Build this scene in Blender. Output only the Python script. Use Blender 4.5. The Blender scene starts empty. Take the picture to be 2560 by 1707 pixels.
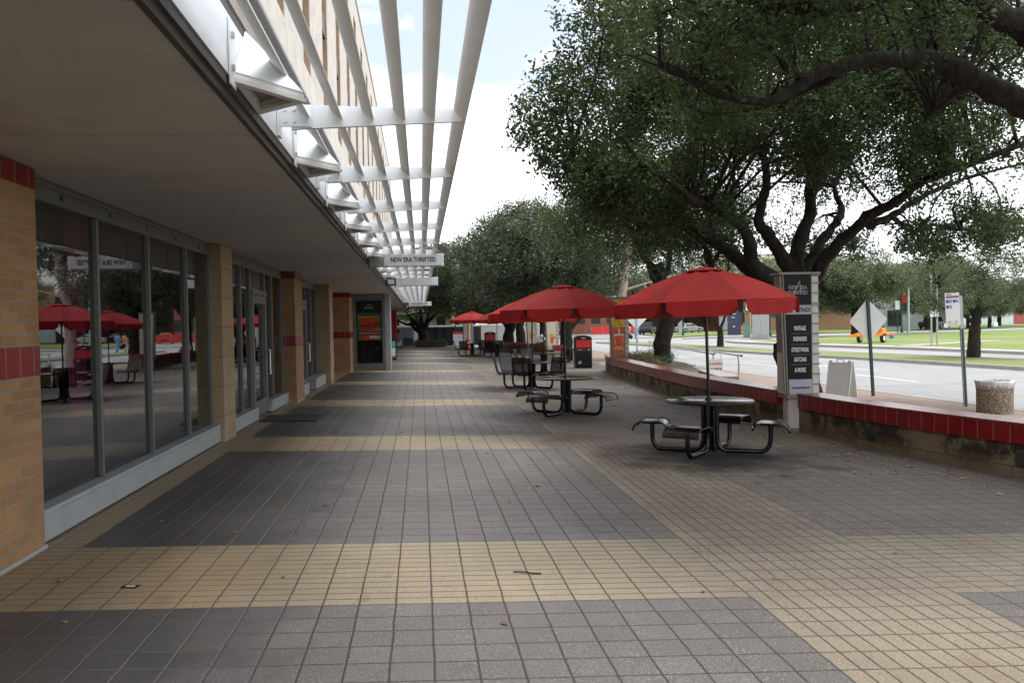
import bpy, math, random
import numpy as np
from mathutils import Vector, Matrix
random.seed(7); rng = np.random.default_rng(7)
sc = bpy.context.scene; COL = sc.collection
D2R = math.radians
SL = 0.018                       # cross fall of the plaza
def gz(x): return -SL * x
SZ = -0.2                        # street level
# ------------------------------------------------------------------ mesh builder
class MB:
    def __init__(s): s.v = []; s.f = []; s.mi = []; s.sm = []
    def add(s, vs, fs, m=0, smooth=False):
        o = len(s.v); s.v += [tuple(p) for p in vs]
        for f in fs: s.f.append([i + o for i in f]); s.mi.append(m); s.sm.append(smooth)
        return s
    def box(s, x0, x1, y0, y1, z0, z1, m=0):
        vs = [(x, y, z) for z in (z0, z1) for y in (y0, y1) for x in (x0, x1)]
        return s.add(vs, [(0,2,3,1),(4,5,7,6),(0,1,5,4),(2,6,7,3),(0,4,6,2),(1,3,7,5)], m)
    def obox(s, c, sx, sy, sz, rz=0, m=0, rx=0, ry=0):
        M = Matrix.Translation(c) @ Matrix.Rotation(rz,4,'Z') @ Matrix.Rotation(ry,4,'Y') @ Matrix.Rotation(rx,4,'X')
        vs = [M @ Vector((x*sx/2, y*sy/2, z*sz/2)) for z in (-1,1) for y in (-1,1) for x in (-1,1)]
        return s.add(vs, [(0,2,3,1),(4,5,7,6),(0,1,5,4),(2,6,7,3),(0,4,6,2),(1,3,7,5)], m)
    def quad(s, *p, m=0): return s.add(p, [tuple(range(len(p)))], m)
    def prism(s, poly, a, b, axis='x', m=0, smooth=False):
        # poly: 2D list; extruded from a to b along axis
        def P(u, v, t): return {'x': (t,u,v), 'y': (u,t,v), 'z': (u,v,t)}[axis]
        n = len(poly); vs = [P(u,v,a) for u,v in poly] + [P(u,v,b) for u,v in poly]
        area = sum(poly[i][0]*poly[(i+1)%n][1]-poly[(i+1)%n][0]*poly[i][1] for i in range(n))
        ccw = (area > 0) != (axis == 'y')
        f = [tuple(range(n))[::-1], tuple(range(n, 2*n))] + [(i,(i+1)%n,n+(i+1)%n,n+i) for i in range(n)]
        if not ccw: f = [q[::-1] for q in f]
        o = len(s.f); s.add(vs, f, m)
        if smooth:
            for k in range(o+2, len(s.f)): s.sm[k] = True
        return s
    def tube(s, pts, r, n=8, m=0, smooth=True, closed=False):
        pts = [Vector(p) for p in pts]; k = len(pts)
        rs = r if isinstance(r, (list, tuple)) else [r]*k
        vs = []; ref = None
        for i, p in enumerate(pts):
            if closed: t = pts[(i+1)%k]-pts[i-1]
            else: t = pts[min(i+1,k-1)]-pts[max(i-1,0)]
            t = t.normalized() if t.length > 1e-9 else Vector((0,0,1))
            if ref is None: ref = t.orthogonal().normalized()
            ref = (ref - t*ref.dot(t)); ref = ref.normalized() if ref.length > 1e-6 else t.orthogonal().normalized()
            b = t.cross(ref)
            for j in range(n):
                a = 2*math.pi*j/n; vs.append(p + (ref*math.cos(a)+b*math.sin(a))*rs[i])
        fs = []
        for i in range(k if closed else k-1):
            i2 = (i+1) % k
            for j in range(n): fs.append((i*n+j, i*n+(j+1)%n, i2*n+(j+1)%n, i2*n+j))
        o = len(s.f); s.add(vs, fs, m, smooth)
        if not closed:
            s.add([vs[j] for j in range(n)], [tuple(range(n))[::-1]], m)
            s.add([vs[(k-1)*n+j] for j in range(n)], [tuple(range(n))], m)
        return s
    def lathe(s, prof, n=24, c=(0,0,0), m=0, smooth=True):
        vs = [(c[0]+r*math.cos(2*math.pi*j/n), c[1]+r*math.sin(2*math.pi*j/n), c[2]+z) for r,z in prof for j in range(n)]
        fs = [(i*n+j, i*n+(j+1)%n, (i+1)*n+(j+1)%n, (i+1)*n+j) for i in range(len(prof)-1) for j in range(n)]
        s.add(vs, fs, m, smooth)
        if prof[0][0] > 1e-4: s.add(vs[:n], [tuple(range(n))[::-1]], m)
        if prof[-1][0] > 1e-4: s.add(vs[-n:], [tuple(range(n))], m)
        return s
    def build(s, name, mats, parent=None, world=False, bevel=0, seg=2):
        if not isinstance(mats, (list, tuple)): mats = [mats]
        V = np.array(s.v, dtype=float)
        if world and parent is not None: V = V - np.array(parent.location)
        me = bpy.data.meshes.new(name); me.from_pydata([tuple(p) for p in V], [], s.f)
        for m in mats: me.materials.append(m)
        me.polygons.foreach_set('material_index', s.mi); me.polygons.foreach_set('use_smooth', s.sm)
        # box-projected UVs in metres
        uv = me.uv_layers.new(name='UVMap').data
        buf = np.zeros(len(me.loops)*2)
        for p in me.polygons:
            nx, ny, nz = (abs(c) for c in p.normal)
            a, b = (0,1) if nz >= max(nx,ny) else ((1,2) if nx > ny else (0,2))
            for li in p.loop_indices:
                co = s.v[me.loops[li].vertex_index]; buf[li*2] = co[a]; buf[li*2+1] = co[b]
        uv.foreach_set('uv', buf)
        me.update()
        o = bpy.data.objects.new(name, me); COL.objects.link(o)
        if parent is not None: o.parent = parent
        if bevel:
            b = o.modifiers.new('bevel', 'BEVEL'); b.width = bevel; b.segments = seg; b.limit_method = 'ANGLE'; b.angle_limit = D2R(40)
        return o
def tag(o, label=None, cat=None, group=None, kind=None):
    if label: o['label'] = label
    if cat: o['category'] = cat
    if group: o['group'] = group
    if kind: o['kind'] = kind
    return o
def thing(name, label, cat, loc=(0,0,0), rz=0, group=None):
    o = bpy.data.objects.new(name, None); COL.objects.link(o); o.location = loc; o.rotation_euler = (0,0,rz)
    o.empty_display_size = .2
    return tag(o, label, cat, group)
def dup(root, loc, rz=0, label=None, group=None, scale=None):
    def cp(o, par):
        c = o.copy(); COL.objects.link(c); c.parent = par
        for ch in o.children: cp(ch, c)
        return c
    r = cp(root, None); r.location = loc; r.rotation_euler = (0,0,rz)
    if scale: r.scale = (scale,)*3
    if label: r['label'] = label
    if group: r['group'] = group
    return r
DG = bpy.context.evaluated_depsgraph_get
def text(body, size, mat, parent, loc, name='lettering', rot=(math.pi/2,0,0), width=None, align='CENTER', ext=.0015):
    cu = bpy.data.curves.new(name, 'FONT'); cu.body = body; cu.size = size; cu.extrude = ext; cu.offset = size*.026; cu.align_x = align; cu.align_y = 'CENTER'; cu.resolution_u = 3
    t = bpy.data.objects.new('tmp_text', cu); COL.objects.link(t)
    dg = DG(); dg.update()
    me = bpy.data.meshes.new_from_object(t.evaluated_get(dg)); bpy.data.objects.remove(t)
    if width:
        xs = [v.co.x for v in me.vertices]; k = width/max(1e-6, max(xs)-min(xs))
        for v in me.vertices: v.co.x *= k
    me.materials.clear(); me.materials.append(mat)
    o = bpy.data.objects.new(name, me); COL.objects.link(o); o.parent = parent; o.location = loc; o.rotation_euler = rot
    return o
def smooth_path(pts, sub=4):
    P = [Vector(p) for p in pts]; out = []
    for i in range(len(P)-1):
        p0, p1, p2, p3 = P[max(i-1,0)], P[i], P[i+1], P[min(i+2,len(P)-1)]
        for k in range(sub):
            t = k/sub
            out.append(.5*((2*p1)+(p2-p0)*t+(2*p0-5*p1+4*p2-p3)*t*t+(3*p1-p0-3*p2+p3)*t**3))
    return out + [P[-1]]
# ------------------------------------------------------------------ materials
class NT:
    def __init__(s, name):
        s.mat = bpy.data.materials.new(name); s.mat.use_nodes = True; s.t = s.mat.node_tree; s.t.nodes.clear()
        s.out = s.n('ShaderNodeOutputMaterial')
    def n(s, typ, **kw):
        nd = s.t.nodes.new(typ)
        for k, v in kw.items(): setattr(nd, k, v)
        return nd
    def set(s, sock, v):
        if v is None: return
        if isinstance(v, bpy.types.NodeSocket): s.t.links.new(v, sock)
        elif isinstance(v, (tuple, list)) and sock.type == 'RGBA' and len(v) == 3: sock.default_value = (*v, 1)
        else: sock.default_value = v
    def m(s, op, a, b=None, c=None, clamp=False):
        nd = s.n('ShaderNodeMath', operation=op, use_clamp=clamp)
        for i, v in enumerate((a, b, c)): s.set(nd.inputs[i], v)
        return nd.outputs[0]
    def mix(s, f, a, b, blend='MIX'):
        nd = s.n('ShaderNodeMix', data_type='RGBA', blend_type=blend)
        s.set(nd.inputs['Factor'], f); s.set(nd.inputs[6], a); s.set(nd.inputs[7], b); return nd.outputs[2]
    def ramp(s, v, a, b, c=0., d=1.):
        nd = s.n('ShaderNodeMapRange'); 
        for i, q in enumerate((v, a, b, c, d)): s.set(nd.inputs[i], q)
        return nd.outputs[0]
    def noise(s, scale, detail=3, vec=None, rough=.55, dist=0):
        nd = s.n('ShaderNodeTexNoise'); nd.inputs['Scale'].default_value = scale; nd.inputs['Detail'].default_value = detail
        nd.inputs['Roughness'].default_value = rough; nd.inputs['Distortion'].default_value = dist
        if vec is not None: s.set(nd.inputs['Vector'], vec)
        return nd.outputs[0]
    def pos(s):
        if not hasattr(s, '_p'): s._p = s.n('ShaderNodeTexCoord').outputs['Object']
        return s._p
    def uv(s):
        if not hasattr(s, '_u'): s._u = s.n('ShaderNodeTexCoord').outputs['UV']
        return s._u
    def xyz(s, v):
        nd = s.n('ShaderNodeSeparateXYZ'); s.set(nd.inputs[0], v); return nd.outputs
    def vec(s, x, y, z=0.):
        nd = s.n('ShaderNodeCombineXYZ')
        for i, q in enumerate((x,y,z)): s.set(nd.inputs[i], q)
        return nd.outputs[0]
    def bump(s, h, strength=.3, dist=.01):
        nd = s.n('ShaderNodeBump'); nd.inputs['Strength'].default_value = strength; nd.inputs['Distance'].default_value = dist
        s.set(nd.inputs['Height'], h); return nd.outputs[0]
    def bsdf(s, col, rough=.6, metal=0., normal=None, spec=.5, **kw):
        nd = s.n('ShaderNodeBsdfPrincipled'); s.set(nd.inputs['Base Color'], col); s.set(nd.inputs['Roughness'], rough); s.set(nd.inputs['Metallic'], metal)
        s.set(nd.inputs['Specular IOR Level'], spec); s.set(nd.inputs['Normal'], normal)
        for k, v in kw.items(): s.set(nd.inputs[k.replace('_',' ')], v)
        return nd.outputs[0]
    def done(s, sh): s.t.links.new(sh, s.out.inputs[0]); return s.mat
def pm(name, col, rough=.6, var=.15, scale=6., metal=0., spec=.5, bump=0., bscale=40., dirt=None, dscale=2.5, dthr=.55, damt=.6, rvar=0.):
    t = NT(name); p = t.pos()
    f = t.ramp(t.noise(scale, 4, p), .3, .7, 1-var, 1+var)
    c = t.mix(1., col, t.vec(f,f,f), 'MULTIPLY')
    if dirt: c = t.mix(t.ramp(t.noise(dscale, 5, p, .65), dthr, dthr+.15, 0, damt), c, dirt)
    nrm = t.bump(t.noise(bscale, 3, p), bump) if bump else None
    r = t.ramp(t.noise(scale*1.7, 3, p), .3, .7, max(.02, rough-rvar), rough+rvar) if rvar else rough
    return t.done(t.bsdf(c, r, metal, nrm, spec))
def brick_mat(name, c1, c2, mortar, bw, bh, ms=.008, offset=.5, rough=.8, moss=None, bump=.4, bias=0., var=.12, spec=.3):
    t = NT(name); u = t.uv()
    b = t.n('ShaderNodeTexBrick', offset=offset); t.set(b.inputs['Vector'], u)
    for k, v in (('Color1',c1),('Color2',c2),('Mortar',mortar)): t.set(b.inputs[k], v)
    b.inputs['Scale'].default_value = 1; b.inputs['Mortar Size'].default_value = ms; b.inputs['Brick Width'].default_value = bw
    b.inputs['Row Height'].default_value = bh; b.inputs['Bias'].default_value = bias; b.inputs['Mortar Smooth'].default_value = .2
    f = t.ramp(t.noise(3, 5, t.pos()), .3, .7, 1-var, 1+var); c = t.mix(1., b.outputs[0], t.vec(f,f,f), 'MULTIPLY')
    f2 = t.ramp(t.noise(60, 3, t.pos()), .3, .7, .92, 1.08); c = t.mix(1., c, t.vec(f2,f2,f2), 'MULTIPLY')
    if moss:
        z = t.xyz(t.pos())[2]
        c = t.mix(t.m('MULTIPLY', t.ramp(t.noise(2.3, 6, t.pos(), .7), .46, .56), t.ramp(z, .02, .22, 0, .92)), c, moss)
    h = t.m('SUBTRACT', 1., b.outputs[1])
    return t.done(t.bsdf(c, rough, 0., t.bump(h, bump, .006), spec))
M = {}
M['brick'] = brick_mat('tan_brick', (.36,.205,.095), (.29,.16,.073), (.26,.22,.175), .215, .078, moss=None)
M['brick_far'] = brick_mat('tan_brick_upper', (.47,.33,.22), (.41,.28,.18), (.45,.38,.31), .215, .078)
M['pink'] = brick_mat('pale_pink_brick', (.64,.58,.54), (.60,.54,.50), (.63,.59,.55), .3, .1, ms=.006, bump=.15)
M['precast'] = pm('precast_concrete', (.64,.60,.53), .8, .12, 1.5, dirt=(.42,.36,.28), dscale=1.2, dthr=.56, damt=.5)
M['block'] = brick_mat('beige_stone_block', (.36,.27,.165), (.33,.245,.15), (.19,.165,.13), .62, .42, ms=.007, offset=0, rough=.75, var=.1)
M['redtile'] = brick_mat('red_glazed_tile', (.22,.008,.010), (.19,.007,.009), (.22,.15,.13), .205, 20., ms=.006, offset=0, rough=.25, bump=.25, spec=.5)
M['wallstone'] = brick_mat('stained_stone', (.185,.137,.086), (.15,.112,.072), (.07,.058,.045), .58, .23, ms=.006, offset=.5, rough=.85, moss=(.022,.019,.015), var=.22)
M['redcap'] = brick_mat('red_paver_cap', (.17,.022,.018), (.21,.032,.026), (.16,.10,.08), .1, .205, ms=.006, offset=.0, rough=.24, bump=.3, spec=.6, var=.25)
M['soffit'] = pm('painted_soffit', (.485,.47,.46), .75, .09, 1.1, bump=.04, bscale=90, dirt=(.35,.325,.30), dscale=1.1, dthr=.53, damt=.6)
M['darktrim'] = pm('dark_trim', (.05,.045,.042), .5, .2, 3)
M['whitemetal'] = pm('white_painted_metal', (.82,.845,.88), .3, .06, 2, metal=.25, spec=.5, dirt=(.55,.54,.5), dscale=2.2, dthr=.62, damt=.35)
M['louver'] = pm('louver_metal', (.78,.785,.80), .42, .05, 2)
M['alum'] = pm('aluminium_frame', (.15,.15,.15), .42, .08, 3, metal=.3)
M['sill'] = pm('grey_sill_panel', (.34,.365,.38), .5, .06, 2.5, dirt=(.22,.23,.235), dscale=3, dthr=.57, damt=.4)
M['black'] = pm('black_powder_coat', (.005,.005,.0055), .24, .2, 5, spec=.45, rvar=.04)
M['tabletop'] = pm('glossy_black_tabletop', (.006,.0065,.007), .17, .1, 3, spec=.4, rvar=.015)
M['blackmatt'] = pm('black_matt', (.007,.007,.0075), .6, .2, 5)
M['glossblack'] = pm('glossy_black_plastic', (.006,.006,.007), .32, .2, 4)
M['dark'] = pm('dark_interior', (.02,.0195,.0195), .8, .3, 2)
M['panelblack'] = pm('black_sign_panel', (.006,.006,.007), .5, .15, 4, spec=.2)
M['shade'] = pm('roller_shade', (.22,.195,.185), .9, .05, 9)
M['magenta'] = pm('magenta_pillar', (.52,.012,.18), .6, .05, 4)
M['white'] = pm('white_plastic', (.82,.83,.81), .5, .04, 4, dirt=(.5,.5,.47), dscale=4, dthr=.62, damt=.4)
M['signwhite'] = pm('white_sign_face', (.86,.88,.92), .45, .04, 3)
M['textblack'] = pm('black_lettering', (.012,.012,.014), .5, .05, 3)
M['textwhite'] = pm('white_lettering', (.62,.62,.64), .5, .05, 3)
M['textgrey'] = pm('grey_lettering', (.22,.21,.24), .5, .2, 12)
M['lavender'] = pm('pale_lavender_panel', (.33,.32,.40), .35, .05, 3)
M['lap'] = pm('lap_siding_paint', (.52,.51,.49), .6, .06, 3, dirt=(.33,.31,.28), dscale=3, dthr=.58, damt=.5)
M['tanframe'] = pm('tan_metal_frame', (.21,.185,.155), .5, .1, 3)
M['sheetred'] = pm('red_sheet', (.62,.03,.03), .4, .06, 4)
M['redbin'] = pm('red_bin_panel', (.70,.035,.025), .35, .05, 4)
M['concrete'] = pm('kerb_concrete', (.36,.34,.31), .85, .12, 3, bump=.1, dirt=(.25,.23,.2), dscale=1.5, dthr=.56, damt=.5)
M['steel'] = pm('stainless_rail', (.62,.62,.61), .28, .04, 4, metal=.85)
M['galv'] = pm('galvanised_steel', (.42,.44,.45), .45, .12, 8, metal=.5)
M['greenpost'] = pm('dark_green_post', (.012,.05,.042), .45, .15, 5)
M['hydblue'] = pm('blue_hydrant_paint', (.09,.34,.66), .4, .1, 6)
M['hydgreen'] = pm('green_hydrant_paint', (.03,.33,.23), .4, .1, 6)
M['orange'] = pm('orange_trailer_paint', (.85,.27,.02), .45, .08, 5)
M['yellow'] = pm('yellow_signal_paint', (.80,.47,.03), .45, .06, 5)
M['rubber'] = pm('tyre_rubber', (.015,.015,.015), .8, .1, 8)
M['carglass'] = pm('car_window_glass', (.015,.018,.02), .08, .05, 3)
M['bag'] = pm('clear_bin_bag', (.62,.63,.64), .3, .12, 14, spec=.6)
M['cream'] = pm('cream_poster', (.66,.64,.49), .45, .03, 4)
M['fries'] = pm('orange_drink_print', (.72,.10,.035), .45, .3, 40)
M['friesy'] = pm('yellow_print', (.74,.42,.10), .45, .25, 40)
M['skin'] = pm('skin', (.34,.18,.12), .6, .08, 6)
M['hairdark'] = pm('dark_hair', (.012,.01,.009), .7, .2, 30)
M['navy'] = pm('navy_sign', (.045,.06,.10), .5, .1, 4)
M['blueprint'] = pm('blue_route_number', (.05,.12,.45), .45, .05, 4)
M['mat'] = pm('rubber_door_mat', (.018,.018,.019), .95, .25, 30, bump=.3)
M['greycab'] = pm('grey_cabinet', (.36,.37,.37), .5, .08, 4)
M['greencab'] = pm('green_cabinet', (.14,.27,.19), .5, .08, 4)
M['bldgwhite'] = pm('white_metal_cladding', (.66,.72,.76), .6, .06, .3)
M['bldgred'] = pm('red_metal_cladding', (.42,.10,.10), .6, .06, .3)
M['bldgblue'] = pm('blue_metal_cladding', (.36,.50,.78), .6, .06, .3)
M['bldgwood'] = pm('wood_cladding', (.52,.30,.13), .6, .1, .5)
M['bldgcream'] = pm('cream_render', (.80,.76,.64), .7, .05, .4)
M['bldggrey'] = pm('blue_grey_cladding', (.42,.47,.53), .6, .06, .3)
M['brickred'] = brick_mat('red_brick', (.36,.13,.085), (.30,.105,.07), (.33,.22,.17), .3, .1, bump=.1)
M['bricktan2'] = brick_mat('tan_far_brick', (.42,.25,.15), (.36,.21,.13), (.38,.28,.2), .3, .1, bump=.1)
M['darkwin'] = pm('dark_window', (.02,.022,.024), .2, .2, 2)
def perforated(name, col, hole=.42, pitch=.014):
    t = NT(name); x, y, _ = t.xyz(t.uv())
    fx = t.m('SUBTRACT', t.m('FRACT', t.m('DIVIDE', x, pitch)), .5); fy = t.m('SUBTRACT', t.m('FRACT', t.m('DIVIDE', y, pitch)), .5)
    d = t.m('SQRT', t.m('ADD', t.m('MULTIPLY', fx, fx), t.m('MULTIPLY', fy, fy)))
    h = t.m('LESS_THAN', d, hole)
    a = t.bsdf(col, .22, 0., None, .35); tr = t.n('ShaderNodeBsdfTransparent').outputs[0]
    mx = t.n('ShaderNodeMixShader'); t.set(mx.inputs[0], h); t.set(mx.inputs[1], a); t.set(mx.inputs[2], tr)
    return t.done(mx.outputs[0])
M['perf'] = perforated('perforated_black_sheet', (.004,.004,.005), .18)
M['perfseat'] = perforated('perforated_black_seat', (.004,.004,.005), .18)
def glass(name, tint=(.56,.58,.57), ior=2.45, wav=.012):
    t = NT(name)
    tr = t.n('ShaderNodeBsdfTransparent'); t.set(tr.inputs[0], tint)
    gl = t.n('ShaderNodeBsdfGlossy'); gl.inputs['Roughness'].default_value = .012; t.set(gl.inputs[0], (.93,.95,.96))
    fr = t.n('ShaderNodeFresnel'); fr.inputs[0].default_value = ior
    t.set(fr.inputs['Normal'], t.bump(t.noise(.7, 1, t.pos()), wav, .02)); 
    bf = t.n('ShaderNodeNewGeometry').outputs['Backfacing']
    mx = t.n('ShaderNodeMixShader'); t.set(mx.inputs[0], t.m('MULTIPLY', fr.outputs[0], t.m('SUBTRACT', 1., bf))); t.set(mx.inputs[1], tr.outputs[0]); t.set(mx.inputs[2], gl.outputs[0])
    return t.done(mx.outputs[0])
M['glass'] = glass('storefront_glass'); M['caseglass'] = glass('display_case_glass', (.93,.94,.93), 1.38, .0)
def canvas():
    t = NT('red_canvas'); p = t.pos()
    f = t.ramp(t.noise(3, 4, p), .3, .7, .86, 1.12); w = t.noise(9, 2, t.vec(t.m('MULTIPLY', t.xyz(p)[0], .4), t.m('MULTIPLY', t.xyz(p)[1], .4), t.m('MULTIPLY', t.xyz(p)[2], 3.)))
    c = t.mix(1., (.36,.017,.017), t.vec(f,f,f), 'MULTIPLY')
    a = t.bsdf(c, .75, 0., t.bump(t.m('ADD', w, t.m('MULTIPLY', t.noise(200, 2, p), .15)), .6, .025), .3)
    tl = t.n('ShaderNodeBsdfTranslucent'); t.set(tl.inputs[0], (.50,.02,.018))
    mx = t.n('ShaderNodeMixShader'); mx.inputs[0].default_value = .22; t.set(mx.inputs[1], a); t.set(mx.inputs[2], tl.outputs[0])
    return t.done(mx.outputs[0])
M['canvas'] = canvas(); M['darkcanvas'] = pm('gap_shade_canvas', (.02,.004,.005), .8, .1, 9)  # last one: dark fabric colour for the shade in the valance gaps
def leafmat(name, dark, light, transl=.3, spec=.5, rough=.42):
    t = NT(name); a = t.n('ShaderNodeAttribute', attribute_name='rnd'); r = a.outputs['Fac']
    c = t.mix(t.m('POWER', r, 1.6), dark, light)
    c = t.mix(t.m('GREATER_THAN', r, .9965), c, (.22,.08,.03))
    s = t.bsdf(c, rough, 0., None, spec)
    tl = t.n('ShaderNodeBsdfTranslucent'); t.set(tl.inputs[0], t.mix(1., c, (1.5,1.7,.8), 'MULTIPLY'))
    mx = t.n('ShaderNodeMixShader'); mx.inputs[0].default_value = transl; t.set(mx.inputs[1], s); t.set(mx.inputs[2], tl.outputs[0])
    return t.done(mx.outputs[0])
M['oakleaf'] = leafmat('live_oak_leaf', (.026,.040,.020), (.098,.138,.068), .34, .3, .45)
M['oakfar'] = leafmat('sunlit_oak_leaf', (.022,.033,.02), (.17,.21,.15), .25, .5, .38)  # lighter oak leaf, sunlight put into the far crowns' colour
M['parkleaf'] = leafmat('park_tree_leaf', (.06,.08,.05), (.21,.24,.16))
M['shrub'] = leafmat('shrub_leaf', (.045,.075,.02), (.19,.12,.06), .2)
M['hedge'] = leafmat('hedge_leaf', (.04,.075,.02), (.13,.17,.05), .2)
M['litter'] = leafmat('dry_leaf', (.20,.085,.03), (.52,.36,.20), .15, .3, .7)
def bark():
    t = NT('oak_bark'); p = t.pos(); x, y, z = t.xyz(p)
    n = t.noise(14, 6, t.vec(x, y, t.m('MULTIPLY', z, .35)), .7)
    c = t.mix(t.ramp(n, .35, .65), (.013,.011,.0095), (.052,.045,.039))
    return t.done(t.bsdf(c, .9, 0., t.bump(n, 1., .05), .2))
M['bark'] = bark()
M['palebark'] = pm('pale_bark', (.36,.29,.24), .9, .35, 9, bump=.8, bscale=16)
# ------------------------------------------------------------------ plaza paving material
def paving():
    t = NT('concrete_pavers'); T = .2146
    p0 = t.pos(); wob = t.noise(4, 2, p0); x, y, z = t.xyz(p0)
    x = t.m('ADD', x, t.ramp(wob, 0, 1, -.006, .006)); y = t.m('ADD', y, t.ramp(wob, 0, 1, -.005, .005))
    y = t.m('ADD', y, t.m('MULTIPLY', x, .05))
    xs = t.m('ADD', x, 2.544)
    strip = t.m('MULTIPLY', t.m('GREATER_THAN', xs, 21*T), t.m('LESS_THAN', xs, 27*T))
    border = t.m('LESS_THAN', xs, 0.)
    ml = t.m('FLOORED_MODULO', t.m('SUBTRACT', y, 4.9), 28.5*T)
    band0 = t.m('LESS_THAN', ml, 6.5*T)
    band = t.m('MULTIPLY', t.m('MAXIMUM', band0, border), t.m('SUBTRACT', 1., strip))
    ux = t.m('DIVIDE', xs, t.m('MULTIPLY', t.m('SUBTRACT', 1., t.m('MULTIPLY', strip, .5)), T))
    uy = t.m('DIVIDE', t.m('SUBTRACT', ml, 6.5*T), t.m('MULTIPLY', t.m('SUBTRACT', 1., t.m('MULTIPLY', band, .5)), T))
    ex = t.m('ABSOLUTE', t.m('SUBTRACT', t.m('FRACT', ux), .5)); ey = t.m('ABSOLUTE', t.m('SUBTRACT', t.m('FRACT', uy), .5))
    # distance to joint in metres
    dx = t.m('MULTIPLY', t.m('SUBTRACT', .5, ex), t.m('MULTIPLY', t.m('SUBTRACT', 1., t.m('MULTIPLY', strip, .5)), T))
    dy = t.m('MULTIPLY', t.m('SUBTRACT', .5, ey), t.m('MULTIPLY', t.m('SUBTRACT', 1., t.m('MULTIPLY', band, .5)), T))
    dj = t.m('MINIMUM', dx, dy)
    dj2 = t.m('ADD', dj, t.ramp(t.noise(55, 2, p0), .2, .8, -.0025, .0025))
    joint = t.m('MAXIMUM', t.ramp(dj2, .003, .0075, 1., 0.), t.ramp(dx, .003, .0065, .72, 0.))
    wn = t.n('ShaderNodeTexWhiteNoise', noise_dimensions='3D'); t.set(wn.inputs[0], t.vec(t.m('FLOOR', ux), t.m('FLOOR', uy), t.m('ADD', strip, t.m('FLOOR', t.m('DIVIDE', t.m('SUBTRACT', y, 4.9), 28.5*T)))))
    yel = t.m('MAXIMUM', strip, band)
    rnd = t.ramp(wn.outputs[0], 0, 1, .93, 1.07)
    dk = t.mix(wn.outputs[0], (.118,.109,.106), (.125,.116,.113))
    yl = t.mix(wn.outputs[0], (.30,.245,.160), (.27,.22,.145))
    rightside = t.ramp(t.m('ADD', xs, t.ramp(t.noise(1.3, 4, p0), .2, .8, -.6, .6)), 3.7, 4.6)  # tree-crown shade and tannin dirt both tinted into the right-hand pavers
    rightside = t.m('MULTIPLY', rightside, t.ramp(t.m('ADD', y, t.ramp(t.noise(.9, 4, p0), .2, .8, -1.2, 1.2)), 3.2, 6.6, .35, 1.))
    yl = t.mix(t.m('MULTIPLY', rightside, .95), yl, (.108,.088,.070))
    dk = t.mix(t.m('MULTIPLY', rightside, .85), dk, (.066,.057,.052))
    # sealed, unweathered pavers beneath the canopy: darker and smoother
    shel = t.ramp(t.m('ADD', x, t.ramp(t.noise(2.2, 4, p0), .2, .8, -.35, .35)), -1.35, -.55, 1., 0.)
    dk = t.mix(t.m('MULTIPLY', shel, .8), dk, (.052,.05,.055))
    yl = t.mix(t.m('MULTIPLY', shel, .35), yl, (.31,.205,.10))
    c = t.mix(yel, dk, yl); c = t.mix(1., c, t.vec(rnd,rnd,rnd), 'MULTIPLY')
    # exposed aggregate
    sp = t.noise(125, 2, p0, .6); sp2 = t.noise(95, 1, t.vec(t.m('ADD', x, 7.3), y, z))
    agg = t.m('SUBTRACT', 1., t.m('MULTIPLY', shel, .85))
    c = t.mix(t.m('MULTIPLY', t.ramp(sp, .57, .66), t.m('MULTIPLY', agg, .8)), c, (.40,.35,.315))
    c = t.mix(t.m('MULTIPLY', t.ramp(sp2, .60, .68), t.m('MULTIPLY', agg, .65)), c, (.04,.035,.035))
    # blotches, spills and tannin stains
    big = t.noise(.55, 5, p0, .6); f = t.ramp(big, .3, .7, .82, 1.16); c = t.mix(1., c, t.vec(f,f,f), 'MULTIPLY')
    st = t.noise(1.7, 6, t.vec(t.m('MULTIPLY', x, 1.6), y, z), .65)
    c = t.mix(t.ramp(st, .60, .70, 0, .45), c, (.16,.10,.055))
    st2 = t.noise(3.1, 5, t.vec(x, t.m('ADD', y, 31.), z), .6); c = t.mix(t.ramp(st2, .64, .72, 0, .5), c, (.05,.045,.045))
    wear = t.ramp(t.noise(.8, 5, t.vec(t.m('ADD', x, 13.), y, z), .62), .42, .66, 0, .45); c = t.mix(wear, c, t.mix(yel, (.10,.094,.09), (.215,.185,.135)))
    gv = t.n('ShaderNodeTexVoronoi', feature='F1'); t.set(gv.inputs['Vector'], p0); gv.inputs['Scale'].default_value = 1.9; gr = t.xyz(gv.outputs['Color'])
    gum = t.m('MULTIPLY', t.m('LESS_THAN', gv.outputs['Distance'], t.ramp(gr[0], 0, 1, .010, .042)), t.m('GREATER_THAN', gr[1], .35))
    c = t.mix(t.m('MULTIPLY', gum, .75), c, t.mix(t.m('GREATER_THAN', gr[2], .72), (.035,.032,.03), (.30,.28,.26)))
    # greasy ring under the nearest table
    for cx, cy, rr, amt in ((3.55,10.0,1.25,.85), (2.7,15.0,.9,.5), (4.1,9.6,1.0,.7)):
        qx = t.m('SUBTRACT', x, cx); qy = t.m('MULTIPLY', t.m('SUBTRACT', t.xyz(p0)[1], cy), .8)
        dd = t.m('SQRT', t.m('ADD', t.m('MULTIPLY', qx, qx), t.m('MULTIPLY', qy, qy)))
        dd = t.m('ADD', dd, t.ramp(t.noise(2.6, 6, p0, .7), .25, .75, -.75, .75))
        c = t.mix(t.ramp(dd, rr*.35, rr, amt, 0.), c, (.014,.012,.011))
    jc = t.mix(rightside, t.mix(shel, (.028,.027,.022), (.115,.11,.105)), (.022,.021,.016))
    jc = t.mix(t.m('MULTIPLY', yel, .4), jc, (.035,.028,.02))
    c = t.mix(t.m('MULTIPLY', joint, .9), c, jc)
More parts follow.
